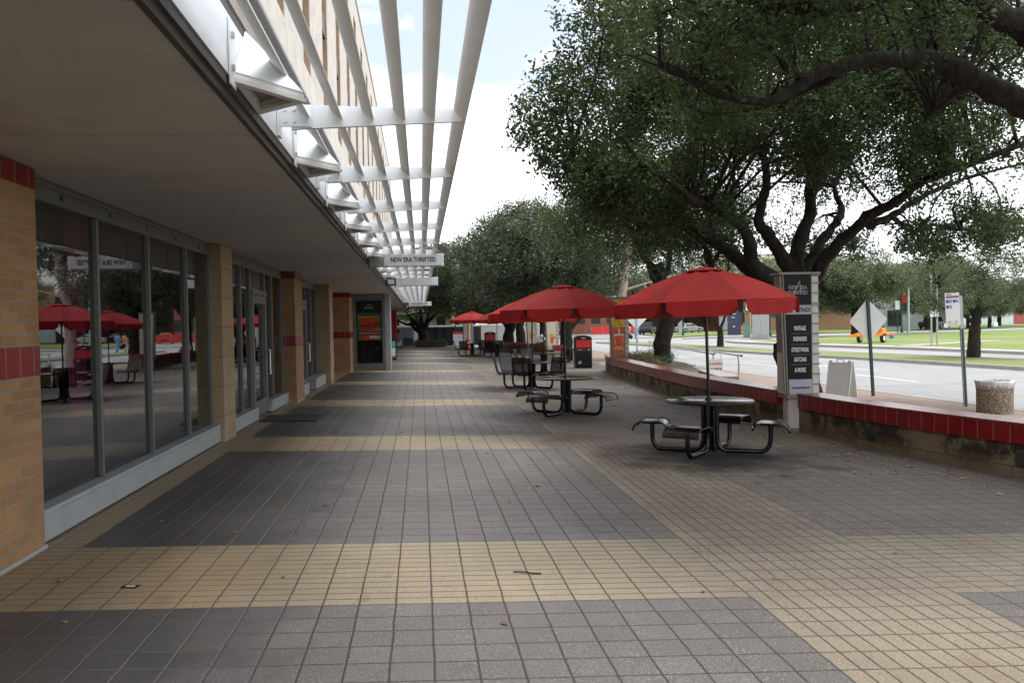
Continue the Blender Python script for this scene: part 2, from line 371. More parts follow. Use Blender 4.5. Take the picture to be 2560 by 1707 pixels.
    hgt = t.m('ADD', t.m('MULTIPLY', t.ramp(dj2, .002, .009, 0, 1), 1.), t.m('MULTIPLY', t.m('MULTIPLY', sp, agg), .35))
    hgt = t.m('ADD', hgt, t.m('MULTIPLY', wn.outputs[0], .12))
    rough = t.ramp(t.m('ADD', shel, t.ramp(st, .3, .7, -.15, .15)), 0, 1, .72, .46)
    return t.done(t.bsdf(c, rough, 0., t.bump(hgt, .5, .008), .4))
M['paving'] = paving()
def roadmat():
    t = NT('road_concrete'); p = t.pos(); x, y, z = t.xyz(p)
    f = t.ramp(t.noise(.35, 5, p, .6), .3, .7, .88, 1.1); c = t.mix(1., (.29,.29,.292), t.vec(f,f,f), 'MULTIPLY')
    c = t.mix(t.ramp(t.noise(1.2, 6, t.vec(t.m('MULTIPLY', x, 3.), t.m('MULTIPLY', y, .25), z), .65), .54, .70, 0, .6), c, (.17,.168,.165))
    jy = t.m('ABSOLUTE', t.m('SUBTRACT', t.m('FRACT', t.m('DIVIDE', y, 6.)), .5)); c = t.mix(t.ramp(jy, .004, .008, .85, 0.), c, (.09,.088,.085))
    f = t.ramp(t.noise(90, 2, p), .3, .7, .9, 1.1); c = t.mix(1., c, t.vec(f,f,f), 'MULTIPLY')
    return t.done(t.bsdf(c, .8, 0., None, .35))
M['road'] = roadmat()
def sidewalkmat():
    t = NT('pink_aggregate'); p = t.pos(); x, y, z = t.xyz(p)
    n = t.noise(70, 3, p, .7); c = t.mix(t.ramp(n, .4, .6), (.20,.14,.112), (.37,.295,.245))
    f = t.ramp(t.noise(.8, 5, p), .3, .7, .85, 1.12); c = t.mix(1., c, t.vec(f,f,f), 'MULTIPLY')
    j = t.m('ABSOLUTE', t.m('SUBTRACT', t.m('FRACT', t.m('DIVIDE', y, 1.8)), .5)); c = t.mix(t.ramp(j, .008, .012, .7, 0.), c, (.15,.12,.1))
    return t.done(t.bsdf(c, .85, 0., t.bump(n, .3, .01), .3))
M['walk'] = sidewalkmat()
def grassmat(name, a, b, dry):
    t = NT(name); p = t.pos()
    c = t.mix(t.ramp(t.noise(.25, 5, p, .65), .35, .65), a, b); c = t.mix(t.ramp(t.noise(.09, 4, p, .6), .5, .68, 0, .7), c, dry)
    f = t.ramp(t.noise(14, 4, p, .7), .3, .7, .7, 1.3); c = t.mix(1., c, t.vec(f,f,f), 'MULTIPLY')
    return t.done(t.bsdf(c, .9, 0., t.bump(t.noise(30, 3, p), .5, .05), .2))
M['lawn'] = grassmat('lawn_grass', (.14,.20,.05), (.185,.245,.07), (.27,.26,.12))
M['medgrass'] = grassmat('median_grass', (.16,.21,.07), (.20,.24,.09), (.30,.26,.14))
M['earth'] = grassmat('distant_ground', (.10,.14,.05), (.14,.17,.07), (.22,.20,.12))
M['soil'] = pm('planter_soil', (.09,.06,.04), .95, .4, 9, bump=.6, bscale=30)
# ------------------------------------------------------------------ the setting
def struct(name, mb, mat, kind='structure', **kw):
    o = mb.build(name, mat, **kw); o['kind'] = kind; return o
def sheet(name, poly, z, mat, kind='structure'):
    return struct(name, MB().quad(*[(x, y, z(x) if callable(z) else z) for x, y in poly]), mat, kind)
WALL = [(9.2,2.0),(7.9,4.6),(7.0,6.4),(6.42,8.19),(5.97,10.45),(5.80,12.6),(5.67,16.6),(5.78,20.0),(5.96,23.1),(6.19,26.8),(6.75,30.0)]
WALLS = [(p.x,p.y) for p in smooth_path([(x,y,0) for x,y in WALL], 5)]
FWALL = [(6.05,37.5),(6.55,41.0),(6.75,44.5),(6.45,48.0),(5.75,51.2),(5.0,53.7)]
FWALLS = [(p.x,p.y) for p in smooth_path([(x,y,0) for x,y in FWALL], 5)]
sheet('ground', [(-900,-300),(1200,-300),(1200,1500),(-900,1500)], -.34, M['earth'])
plz = [(-3.4,-4),(9.0,-4),(9.6,2)] + [(x+.2,y) for x,y in WALL[1:]] + [(7.6,31),(7.6,36.5)] + [(x+.2,y) for x,y in FWALL] + [(4.6,60),(4.2,68.5),(-3.4,68.5)]
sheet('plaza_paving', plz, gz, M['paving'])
ROADN = [(11.45,-4),(11.24,14.33),(11.0,19.86),(10.9,30),(11.0,44),(11.3,62),(10.5,90),(8.0,140)]
sheet('sidewalk', [(8.6,-4)] + ROADN + [(4.0,140),(4.3,68),(5,57)] + [(x+.1,y) for x,y in FWALL[::-1]] + [(7.0,36),(7.0,31)] + [(x+.1,y) for x,y in WALL[::-1]], -.15, M['walk'])
MEDN = [(25.0,10),(19.87,25.3),(19.23,34.1),(18.17,40.0),(17.75,45.1),(17.5,50),(17.4,56.7),(16.6,63.6),(15.5,72)]
MEDF = [(15.6,72.5),(18.2,70),(19.2,61.9),(19.64,55.5),(20.2,45.3),(21.6,39.8),(23.4,30),(28.5,10)]
FKERB = [(28.5,-4),(27.6,20),(27.69,35.3),(27.3,43.3),(26.2,48.3),(25.2,55.6),(24.7,63),(25.65,67.2)]
sheet('road', ROADN[:1]+[(60,-4),(60,80),(150,112),(190,132),(190,250),(-20,250),(7.9,140.1)]+ROADN[::-1][1:-1], -.2, M['road'])
def kerb(name, path, w=.16, h=.15, z0=-.2, closed=False):
    mb = MB(); P = [Vector((x,y,0)) for x,y in path]; n = len(P); L = []; R = []
    for i in range(n):
        t = ((P[(i+1)%n]-P[i-1]) if closed else (P[min(i+1,n-1)]-P[max(i-1,0)])).normalized(); q = Vector((t.y,-t.x,0))*w/2
        L.append(P[i]-q); R.append(P[i]+q)
    vs = [(p.x,p.y,z0-.05) for p in L]+[(p.x,p.y,z0+h) for p in L]+[(p.x,p.y,z0+h) for p in R]+[(p.x,p.y,z0-.05) for p in R]
    fs = []
    for i in range(n if closed else n-1):
        j = (i+1)%n
        for a in range(3): fs.append((a*n+i, a*n+j, (a+1)*n+j, (a+1)*n+i))
    if not closed: fs += [(0,n,2*n,3*n),(n-1,4*n-1,3*n-1,2*n-1)]
    mb.add(vs, fs); return struct(name, mb, M['concrete'])
kerb('kerb', ROADN, .18, .058)
med = MEDN+MEDF
sheet('median_grass', med, -.085, M['medgrass'], 'stuff')
kerb('median_kerb', med, .2, .13, closed=True)
kerb('far_kerb', FKERB, .25, .15)
sheet('far_sidewalk', [(x+.1,y) for x,y in FKERB]+[(29.5,66.3),(40,68),(52,72),(52,69),(29,52),(29.3,45),(29.6,37),(29.4,20),(30.2,-4)], -.075, M['concrete'])
sheet('lawn', [(30.2,-4),(29.4,20),(29.6,37),(29.3,45),(28.2,52),(27.0,58),(26.6,64),(29.5,66.3),(34,68.5),(40.6,76),(56.9,82.5),(75.4,93),(100,100),(100,-4)], -.065, M['lawn'], 'stuff')
def strip(name, a, b, w, z, mat):
    a = Vector((*a,0)); b = Vector((*b,0)); t = (b-a).normalized(); q = Vector((t.y,-t.x,0))*w/2
    return sheet(name, [(p.x,p.y) for p in (a-q,a+q,b+q,b-q)], z, mat)
strip('path', (28.4,46.2), (39.5,53.0), 1.1, -.058, M['concrete']); strip('cross_path', (33,66), (38.6,51.6), .9, -.054, M['concrete'])
sheet('far_lawn', [(27.4,88.5),(39.3,101.7),(43,96),(52,97),(75,107),(97,115),(130,125),(130,175),(48,175),(48,128),(43.6,123.2),(30.4,112)], -.12, M['lawn'], 'stuff')
sheet('parking_lot', [(14,92),(26.8,89.0),(30.2,112.2),(43.4,123.4),(47.8,128.3),(47.8,150),(10,150)], -.15, M['road'])
kerb('yellow_kerb', [(26,79.7),(28.7,82.6),(33.1,80.6),(40,84)], .3, .13)
mk = MB()
for (ax,ay),(bx,by) in [((13.9,30.5),(13.6,35)),((14.0,22),(14.05,26.5)),((13.4,41),(13.3,47)),((15.7,27),(15.4,33)),((15.2,39),(15.0,45)),((14.9,52),(14.7,58)),((22.5,60),(21.9,66)),((24.6,40),(24.0,46))]:
    mk.quad((ax-.06,ay,-.196),(ax+.06,ay,-.196),(bx+.06,by,-.196),(bx-.06,by,-.196))
struct('road_marking', mk, M['textwhite'])
# ------------------------------------------------------------------ shop building
B = thing('shop_building', 'long tan brick shop building with dark storefront windows under a wide flat canopy', 'building', (-2.9, 30, 0))
def bp(mb, name, mat, parent=B, **kw):
    o = mb.build(name, mat, None, **kw); o.parent = parent
    off = Vector(parent.location) if parent.type == 'EMPTY' else Vector((0,0,0))
    for v in o.data.vertices: v.co -= off
    if parent is not B:                      # part of a part: same local frame as the part
        for v in o.data.vertices: v.co -= Vector(B.location)
    return o
SZF = 2.86; GX = -2.98
mb = MB(); y = -5.5
while y < 88:
    mb.box(-3.3, -1.02, y+.006, min(y+2.164,88), SZF, SZF+.004); y += 2.17
bp(mb, 'soffit', M['soffit'])
bp(MB().box(-3.3,-1.0,-5.5,88,SZF+.032,3.2), 'canopy_slab', M['darktrim'])
mb = MB(); mb.prism([(-1.018,2.852),(-.985,2.852),(-.985,2.90),(-.962,2.90),(-.962,2.955),(-1.0,2.955),(-1.018,2.90)], -5.5, 88, 'y'); bp(mb, 'edge_trim', M['darktrim'])
mb = MB(); y = -5.5
while y < 88:
    mb.box(-.999,-.955,y+.004,min(y+4.336,88),2.957,3.272); y += 4.34
bp(mb, 'gutter', M['whitemetal'])
bp(MB().box(-2.9,-.957,-5.5,88,3.274,3.32), 'canopy_roof', M['darktrim'])
# piers
def pier(x0,x1,y0,y1,z1=2.852,bz=1.26):
    p = bp(MB().box(x0,x1,y0,y1,-.02,z1), 'brick_pier', M['brick'])
    for a,b in ((bz,bz+.215),(2.70,z1-.003)): bp(MB().box(x0-.003,x1+.003,y0-.003,y1+.003,a,b), 'tile_band', M['redtile'], p)
    bp(MB().box(x0-.01,x1+.015,y0-.01,y1+.01,-.03,gz(x1)+.028), 'mortar_foot', M['concrete'], p)
pier(-3.4,-2.81,-3,6.45,bz=1.335); pier(-3.4,-2.67,18.05,19.2); pier(-3.4,-2.5,29.55,30.98)
for x1,y0,y1 in ((-2.79,12.04,12.75),(-2.56,23.75,24.66)):
    bp(MB().box(-3.35,x1,y0,y1,-.02,2.852), 'block_column', M['block'])
bp(MB().box(-3.45,-3.36,19.2,29.5,0,2.85), 'recess_wall', M['brick'])
# storefront bays
def bay(ys, sill=.27, door=None, sx=-2.84):
    y0, y1 = ys[0], ys[-1]
    f = MB(); f.box(GX-.05,GX+.05,y0,y1,2.685,2.80)
    f.box(GX-.06,GX+.05,y0,y1,2.803,2.852)
    for i, yy in enumerate(ys):
        w = .042 if 0 < i < len(ys)-1 else .04
        a, b = max(y0, yy-w/2), min(y1, yy+w/2); f.box(GX-.05,GX+.05,a,b,sill+.045,2.683)
    fr = bp(f, 'window_frame', M['alum'], bevel=.006)
    for k in range(5):
        yy = y0+(y1-y0)*(k+.7)/5.2; bp(MB().box(GX+.051,GX+.056,yy-.018,yy+.018,2.73,2.772), 'clip', M['blackmatt'], fr)
    for i in range(len(ys)-1):
        a, b = ys[i]+.024, ys[i+1]-.024
        isd = door == i
        if isd:
            d = MB(); z0 = .08
            d.box(GX-.02,GX+.075,a,a+.11,z0,2.25); d.box(GX-.02,GX+.075,b-.11,b,z0,2.25); d.box(GX-.02,GX+.075,a+.11,b-.11,2.10,2.25); d.box(GX-.02,GX+.075,a+.11,b-.11,z0,.36)
            dd = bp(d, 'door', M['alum'], bevel=.008)
            bp(MB().box(GX,GX+.008,a+.11,b-.11,.36,2.10), 'pane', M['glass'], dd)
            h = MB(); hx = GX+.16; hy = b-.2
            h.tube(smooth_path([(GX+.075,hy,1.25),(hx,hy,1.25),(hx,hy,1.2),(hx,hy,.85),(hx,hy,.8),(GX+.075,hy,.8)],3), .014); bp(h, 'handle', M['steel'], dd)
            bp(MB().box(GX-.05,GX+.085,a-.03,b+.03,2.255,2.34), 'transom', M['alum'])
            bp(MB().box(GX,GX+.008,a,b,2.342,2.683), 'pane', M['glass'])
            continue
        bp(MB().box(GX,GX+.008,a,b,sill+.045,2.683), 'pane', M['glass'])
        s = MB(); s.box(GX-.19,GX-.18,a+.02,b-.02,2.08,2.68); bp(s, 'roller_shade', M['shade'])
    # sill boxes either side of the door
    runs = []; st = y0
    if door is not None: runs = [(y0, ys[door]-.02),(ys[door+1]+.02, y1)]
    else: runs = [(y0,y1)]
    for a,b in runs:
        bp(MB().box(GX-.06,sx,a,b,gz(sx)+.02,sill).box(GX-.06,sx+.004,a,b,sill+.003,sill+.043), 'sill_panel', M['sill'], bevel=.006)
        bp(MB().box(GX-.06,sx-.03,a,b,0,gz(sx)+.018), 'sill_shadow_gap', M['blackmatt'])
bay([6.45,7.96,9.40,10.85,12.0])
bay([12.76,14.0,14.78,16.08,16.85,18.04], .24, 2)
bay([19.22,20.3,21.6,22.7,23.74], .3, 1, -2.70)
# display case that juts into the walk
dc = MB(); X0, X1, YC = -2.49, -1.33, 31.0
dc.box(X0,X1,YC+.06,YC+.8,.02,.03); dc.box(X0,X0+.1,YC,YC+.8,.28,2.62); dc.box(X1-.1,X1,YC,YC+.8,.28,2.62); dc.box(X0,X1,YC,YC+.8,2.62,2.852); dc.box(X0,X1,YC,YC+.8,.03,.28)
bp(dc, 'display_case_frame', M['alum'], bevel=.008)
bp(MB().box(X1+.003,-1.13,YC+.08,YC+1.0,.01,2.852), 'side_post', M['sill'], bevel=.01)
bp(MB().box(X0+.1,X1-.1,YC+.75,YC+.79,.28,2.62), 'case_back', M['dark'])
bp(MB().box(X0+.102,X1-.102,YC+.06,YC+.066,.282,2.618), 'pane', M['caseglass'])
bp(MB().box(-2.65,-2.5,31.8,66,0,2.85), 'far_wall', M['bldgcream'])
mb = MB()
for k in range(8): mb.box(-2.5,-2.46,33+k*4,36.2+k*4,.4,2.6)
bp(mb, 'far_window', M['carglass'])
bp(MB().box(-2.9,-2.46,62,66,0,2.85), 'grey_end_wall', M['bldggrey'])
# interior
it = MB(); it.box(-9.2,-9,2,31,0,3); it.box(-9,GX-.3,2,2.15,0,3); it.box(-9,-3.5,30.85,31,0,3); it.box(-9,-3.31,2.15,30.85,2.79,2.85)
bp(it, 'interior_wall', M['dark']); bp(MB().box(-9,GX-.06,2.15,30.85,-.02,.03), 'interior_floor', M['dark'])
mb = MB(); nn = 24
mb.add([(-3.06-.018*math.sin(i*1.2), 7.57+.35*i/nn, z) for i in range(nn+1) for z in (.9,2.66)], [(2*i,2*i+2,2*i+3,2*i+1) for i in range(nn)], 0, True); bp(mb, 'pink_curtain', M['magenta'])
bp(MB().box(-4.3,-4.1,11.2,11.5,.03,2.78), 'interior_pillar', M['magenta'])
mb = MB().prism([(-3.9,.03),(-3.5,.03),(-3.62,1.2),(-3.78,1.2)], 6.9, 7.0, 'y'); bp(mb, 'interior_drape', M['greycab'])
# upper storeys
UX = -2.8
bp(MB().box(-14,UX-1.6,-5,88,3.3,17.2), 'upper_core', M['bldgcream'])
up = MB(); pre = MB(); slots = [9.0+4.35*k for k in range(18)]
edges = [-5.]+[e for s_ in slots for e in (s_-.7, s_+.7)]+[88.]
for a,b in zip(edges[0::2], edges[1::2]): up.box(UX-.6,UX,a,b,8.3,17.2)
for s_ in slots: up.box(UX-.6,UX,s_-.7,s_+.7,16.0,17.2)
bp(up, 'upper_wall', M['pink'])
pre.box(UX-.6,UX+.02,-5,88,7.62,8.298); pre.box(UX-.6,UX+.02,-5,88,6.6,7.28)
for k in range(15): pre.box(UX-.55,UX+.015,-3+k*6.2,-3+k*6.2+2.0,7.283,7.617)
bp(pre, 'precast_band', M['precast'])
bp(MB().box(UX-1.2,UX-.2,-5,88,7.283,7.617), 'strip_window', M['darkwin'])
bp(MB().box(UX-1.5,UX-.35,-5,88,5.3,6.598), 'garage_opening', M['dark'])
bp(MB().box(UX-.5,UX+.0,-5,88,3.4,5.3), 'lower_spandrel', M['precast'])
bp(MB().tube([(UX+.22,-5,6.95),(UX+.22,88,6.95)], .11, 10), 'pipe_rail', M['galv'])
bp(MB().box(UX-.35,UX+.05,-5,88,17.203,17.5), 'coping', M['precast'])
for i, s_ in enumerate(slots):
    inf = MB()
    for a,b in ((8.3,10.0),(11.5,13.1),(14.6,15.998)): inf.box(UX-.6,UX-.38,s_-.697,s_+.697,a,b)
    for sgn in (-1,1): inf.box(UX-.38,UX-.012, s_+sgn*.697-(.05 if sgn>0 else 0), s_+sgn*.697+(.05 if sgn<0 else 0), 8.3,15.998)
    bp(inf, 'brick_infill', M['brick_far'])
    for a,b in ((10.0,11.5),(13.1,14.6)): bp(MB().box(UX-.58,UX-.5,s_-.64,s_+.64,a+.002,b-.002), 'window', M['darkwin'])
    for a in (10.85,13.95): bp(MB().box(UX-.48,UX-.05,s_-.64,s_+.64,a,a+.6), 'lintel_shade', M['darktrim'])  # lintel drawn as a tall dark block, painting in the shaded reveal top
    if i == 2: bp(MB().prism([(UX,9.6),(UX+.22,9.65),(UX,10.25)], s_-.6, s_+.6, 'y'), 'red_awning', M['sheetred'])
bp(MB().box(-6,UX-.7,82,88.2,17.52,20.5), 'stair_tower', M['bldggrey'])
# ------------------------------------------------------------------ slatted sun screen
T_ = thing('sun_screen', 'white slatted metal sun screen running along the canopy edge', 'sun screen', (-.95, 30, 3.1))
ks = range(-2, 38); LX = [-.775,-.555,-.34,-.12,.085,.305]
for k in ks:
    yb = 5.87+2.17*k - (.35 if k == -1 else 0); b = MB()
    b.prism([(-.86,3.02),(.32,3.085),(.32,3.17),(-.86,3.19)], yb-.016, yb+.016, 'y'); o = b.build('beam', M['whitemetal'], T_, world=True)
    br = MB(); br.box(-.953,-.935,yb-.05,yb+.05,2.97,3.24); br.box(-.935,-.72,yb-.034,yb-.018,3.035,3.185)
    if k < 8:
        for bx in (-.90,-.84,-.77):
            for bz in (3.07,3.15): br.tube([(bx,yb-.034,bz),(bx,yb-.048,bz)], .013, 8)
    q = br.build('bracket', M['whitemetal'], T_, world=True)
prof = []
for i in range(18):
    a = 2*math.pi*i/18; c, s_ = math.cos(a), math.sin(a)
    u = .063*c; w = .021*s_*(1-.35*c)
    an = D2R(-50); prof.append((u*math.cos(an)-w*math.sin(an), u*math.sin(an)+w*math.cos(an)))
for lx in LX:
    MB().prism([(lx+u, 3.142+w) for u,w in prof], .5, 87.5, 'y', smooth=True).build('louver', M['louver'], T_, world=True)
# wedge lamps
ORD = ['nearest','second','third','fourth','fifth','sixth','seventh','eighth','ninth','tenth','eleventh','twelfth','thirteenth','fourteenth','fifteenth','sixteenth','seventeenth','eighteenth','nineteenth','twentieth']
def wedge():
    t = thing('wedge_lamp', '', 'lamp', (-.953, 4.83, 2.96))
    A, Bq, Cq, Ap = Vector((0,-.33,.045)), Vector((0,.33,.045)), Vector((.31,.06,.045)), Vector((.0,.0,.37))
    mb = MB(); mb.add([A,Bq,Cq,Ap], [(0,2,3),(2,1,3),(0,3,1)])
    mb.build('shade', M['whitemetal'], t)
    fr = MB()
    for sc_, z0, z1 in ((1.06,-.012,.012),(1.0,.016,.034),(.97,.036,.046)):
        c = (A+Bq+Cq)/3
        ring = [c+(p-c)*sc_ for p in (A,Bq,Cq)]; inn = [c+(p-c)*.72 for p in (A,Bq,Cq)]
        for q in ring: q.x = max(q.x, .002)
        vs = [(p.x,p.y,z) for z in (z0,z1) for grp in (ring,inn) for p in grp]
        fs = []
        for i in range(3):
            j = (i+1)%3; fs += [(i,3+i,3+j,j),(6+i,6+j,9+j,9+i),(i,j,6+j,6+i),(3+i,9+i,9+j,3+j)]
        fr.add(vs, fs)
    fr.build('frame', M['louver'], t)
    MB().add([(p.x*.75+.02,p.y*.75,.04) for p in (A,Bq,Cq)], [(0,1,2)]).build('diffuser', M['shade'], t)
    f = MB().box(0,.008,-.44,-.30,-.05,.29); f.build('flange', M['whitemetal'], t)
    for z in (.03,.2): MB().box(.008,.02,-.40,-.372,z,z+.028).build('bolt', M['galv'], t)
    return t
w0 = wedge()
for k in range(20):
    yy = 4.83+2.17*k; lb = f'{ORD[k]} white wedge lamp along the canopy gutter'+(' counting from the camera' if k else ' to the camera')
    if k == 0: w0['label'] = lb; w0['group'] = 'wedge lamps along the canopy gutter'
    elif abs(yy-15.98) > .3: dup(w0, (-.953, yy, 2.96), 0, lb)
# hanging blade signs
def blade(yy, label, txt, x1, w, mode):
    t = thing('blade_sign', label, 'sign', (-.955, yy, 2.80), 0, 'blade signs hung under the sun screen')
    L = x1+.955
    MB().box(.28,L-.03,-.045,.045,0,.225).build('panel', M['signwhite'], t, bevel=.006)
    MB().box(L-.028,L,-.05,.05,-.012,.235).build('end_cap', M['whitemetal'], t)
    if mode == 0: MB().box(.003,.277,-.04,.04,-.01,.23).build('mounting_box', M['greycab'], t)
    else:
        MB().box(.003,.05,-.03,.03,0,.22).box(.23,.277,-.03,.03,0,.22).box(.05,.23,-.03,.03,0,.04).box(.05,.23,-.03,.03,.18,.22).build('mounting_box', M['darktrim'], t)
        MB().box(.052,.228,-.022,.022,.042,.178).build('plate', M['redbin'] if mode == 2 else M['signwhite'], t)
    MB().tube([(0,0,-.015),(L,0,-.015)], .008).build('lower_rail', M['galv'], t)
    MB().box(-.02,.003,-.06,.06,-.03,.26).build('wall_plate', M['darktrim'], t)
    if txt: text(txt, .125, M['textblack'] if mode == 0 else M['textgrey'], t, ((.28+L-.03)/2, -.047, .112), width=w)
blade(15.98, 'white blade sign lettered NEW ERA THRIFTED in black', 'NEW ERA THRIFTED', .46, .86, 0)
blade(23.69, 'blank white blade sign behind the lettered thrift shop sign', '', .51, 0, 1)
blade(47.95, 'far small white blade sign with thin grey lettering', "McALISTER'S DELI", .63, .9, 2)
# posters in the display case
P = thing('drink_poster', 'green poster of a big orange iced drink behind the display case glass', 'poster', (-1.91, YC+.12, 1.5))
M['postergreen'] = pm('poster_green', (.03,.17,.075), .6, .5, 5); M['drink'] = pm('drink_print', (.55,.075,.02), .6, .45, 6); M['lemon'] = pm('lemon_print', (.55,.38,.03), .6, .35, 9)
MB().box(-.46,.46,0,.01,-.36,.66).build('sheet', M['postergreen'], P); MB().box(-.46,.46,0,.01,.662,1.1).build('header', M['blackmatt'], P)
MB().prism([(-.30,-.355),(.30,-.355),(.38,.48),(-.38,.48)], -.004, -.001, 'y').build('cup_picture', M['drink'], P)
mb = MB()
for i in range(9): mb.prism([(-.36+i*.09+.05*math.cos(a), .50+.02*math.sin(i*2.1)+.045*math.sin(a)) for a in [2*math.pi*j/10 for j in range(10)]], -.0075-.0004*(i%2), -.0045, 'y')
mb.build('lemon_slice', M['lemon'], P)
MB().box(-.44,.44,-.008,-.005,-.16,-.04).build('slogan_strip', M['blackmatt'], P); MB().box(0,.4,-.012,-.009,-.29,-.19).build('pale_strip', M['cream'], P)
text('ORDER ONLINE AND SAVE TIME!', .07, M['textwhite'], P, (0,-.0105,-.1), width=.84)
text("McALISTER'S", .14, M['textblack'], P, (0,-.008,.18), width=.6); text('DELI', .07, M['textblack'], P, (0,-.008,.08), width=.16)
text('A WORK', .05, M['textwhite'], P, (0,-.002,.95), width=.22); text('OF ART.', .10, M['textwhite'], P, (0,-.002,.85), width=.34)
SB = thing('sandwich_board', 'dark sandwich board with teal and white poster beside far shop wall', 'sandwich board', (-1.5, 40.1, .03))
MB().prism([(-.3,0),(-.26,0),(-.02,1.12),(-.05,1.12)], -.3, .3, 'x').prism([(.3,0),(.26,0),(.02,1.12),(.05,1.12)], -.3, .3, 'x').build('board', M['blackmatt'], SB)
M['teal'] = pm('teal_print', (.05,.55,.42), .5, .08, 4)
for z0,z1,mm in ((.62,.9,'teal'),(.2,.58,'white'),(.1,.2,'redbin')):
    f = lambda z: -.3+.25*z/1.12
    MB().add([(-.26,f(z0)-.015,z0),(.26,f(z0)-.015,z0),(.26,f(z1)-.015,z1),(-.26,f(z1)-.015,z1)], [(0,1,2,3)]).build('poster', M[mm], SB)
RC = thing('red_column', 'tall red square column at the far end of the walk', 'column', (-2.15, 66.3, .04)); MB().box(-.25,.25,-.3,.3,.12,2.81).build('shaft', M['sheetred'], RC, bevel=.02); MB().box(-.29,.29,-.34,.34,0,.117).build('base', M['concrete'], RC)
dm = MB().box(-.55,.42,-.5,.5,0,.012); o = dm.build('door_mat', M['mat']); o.location = (-2.25,15.0,gz(-2.25)+.004); o.rotation_euler = (0,-math.atan(-SL),0); tag(o, 'black rubber mat lying before the storefront door', 'mat')
# ------------------------------------------------------------------ tables and parasols
def pol(r, a, z): return (r*math.cos(a), r*math.sin(a), z)
def seat_sheet(prof, wd, c, ang, mb, uvs=None):
    n = len(prof); vs = []
    K = 6
    for k in range(K+1):
        t = -wd/2 + wd*k/K
        for u, z in prof:
            edge = abs(t)/(wd/2); vs.append((u, t, z - .006*edge**4))
    ca, sa = math.cos(ang), math.sin(ang)
    vs = [(x*ca-y*sa, x*sa+y*ca, z) for x,y,z in vs]
    fs = [(k*n+i, k*n+i+1, (k+1)*n+i+1, (k+1)*n+i) for k in range(K) for i in range(n-1)]
    mb.add(vs, fs, 0, True)
    rim = [vs[i] for i in range(n)] + [vs[k*n+n-1] for k in range(1,K)] + [vs[K*n+i] for i in range(n-1,-1,-1)] + [vs[k*n] for k in range(K-1,0,-1)]
    return rim
def make_table(name, label, angs, backs, loc, rz=0):
    t = thing(name, label, 'table', loc, rz, 'round metal tables along the walk')
    MB().lathe([(.02,.690),(.545,.690),(.560,.684),(.565,.674),(.560,.664),(.54,.662),(.02,.662)], 48).build('tabletop', M['tabletop'], t)
    pd = MB()
    for i in range(4):
        a = math.pi/4+i*math.pi/2; pd.tube([pol(.05,a,.02),pol(.05,a,.665)], .026, 10)
    pd.tube([(0,0,.30),(0,0,.34)], .085, 16); pd.lathe([(.14,.64),(.14,.66)], 20)
    pd.build('pedestal', M['black'], t)
    for i, ad in enumerate(angs):
        a = D2R(ad)
        lg = MB()
        path = [pol(.085,a,.655),pol(.085,a,.25),pol(.09,a,.16),pol(.12,a,.075),pol(.19,a,.036),pol(.3,a,.034),pol(.52,a,.034),pol(.64,a,.036),pol(.71,a,.075),pol(.745,a,.16),pol(.75,a,.26),pol(.75,a,.375)]
        lg.tube(smooth_path(path,3), .030, 10)
        q = smooth_path([pol(.60,a,.405),pol(.64,a,.375),pol(.86,a,.375),pol(.90,a,.405)],3); lg.tube(q, .012, 8)
        lg.build('seat_leg', M['black'], t)
        st = MB()
        if not backs:
            pr = [(.53,.335),(.54,.352),(.56,.382),(.59,.408),(.64,.420),(.75,.416),(.86,.418),(.91,.405),(.945,.375),(.968,.34),(.975,.312)]
            wd = .45
        else:
            pr = [(.50,.368),(.53,.392),(.57,.408),(.65,.412),(.75,.405),(.83,.40),(.88,.412),(.915,.45),(.94,.52),(.965,.62),(.985,.72),(1.0,.80),(1.015,.84)]
            wd = .49
        rim = seat_sheet(pr, wd, 0, a, st)
        so = st.build('seat', M['perf'] if backs else M['perfseat'], t)
        rm = MB().tube(rim, .014 if backs else .011, 8, closed=True)
        rm.build('rim', M['black'], so)
    return t
TS = [(3.71,10.35),(2.66,15.15),(2.90,21.55),(4.2,28.2),(3.98,43.4),(2.74,44.6)]
TP = [(x,y,gz(x)) for x,y in TS]
make_table('picnic_table','black round metal table with four backless seats nearest to the camera',[-24,50,156,229],False,TP[0])
make_table('picnic_table','black round metal table with backless seats behind and left of the nearest one',[-42,48,138,228],False,TP[1])
make_table('picnic_table','round metal table with backed mesh chairs and a drink cup on top',[171,128,246,305],True,TP[2])
make_table('picnic_table','round metal table with backed chairs in front of the near black bin',[165,120,30,-14],True,TP[3])
make_table('picnic_table','far round table with backed chairs before the curved wall',[200,240,-6,80],True,TP[4])
make_table('picnic_table','far round table with pale glare on top, leftmost of all the tables',[172,238,50,-40],True,TP[5])
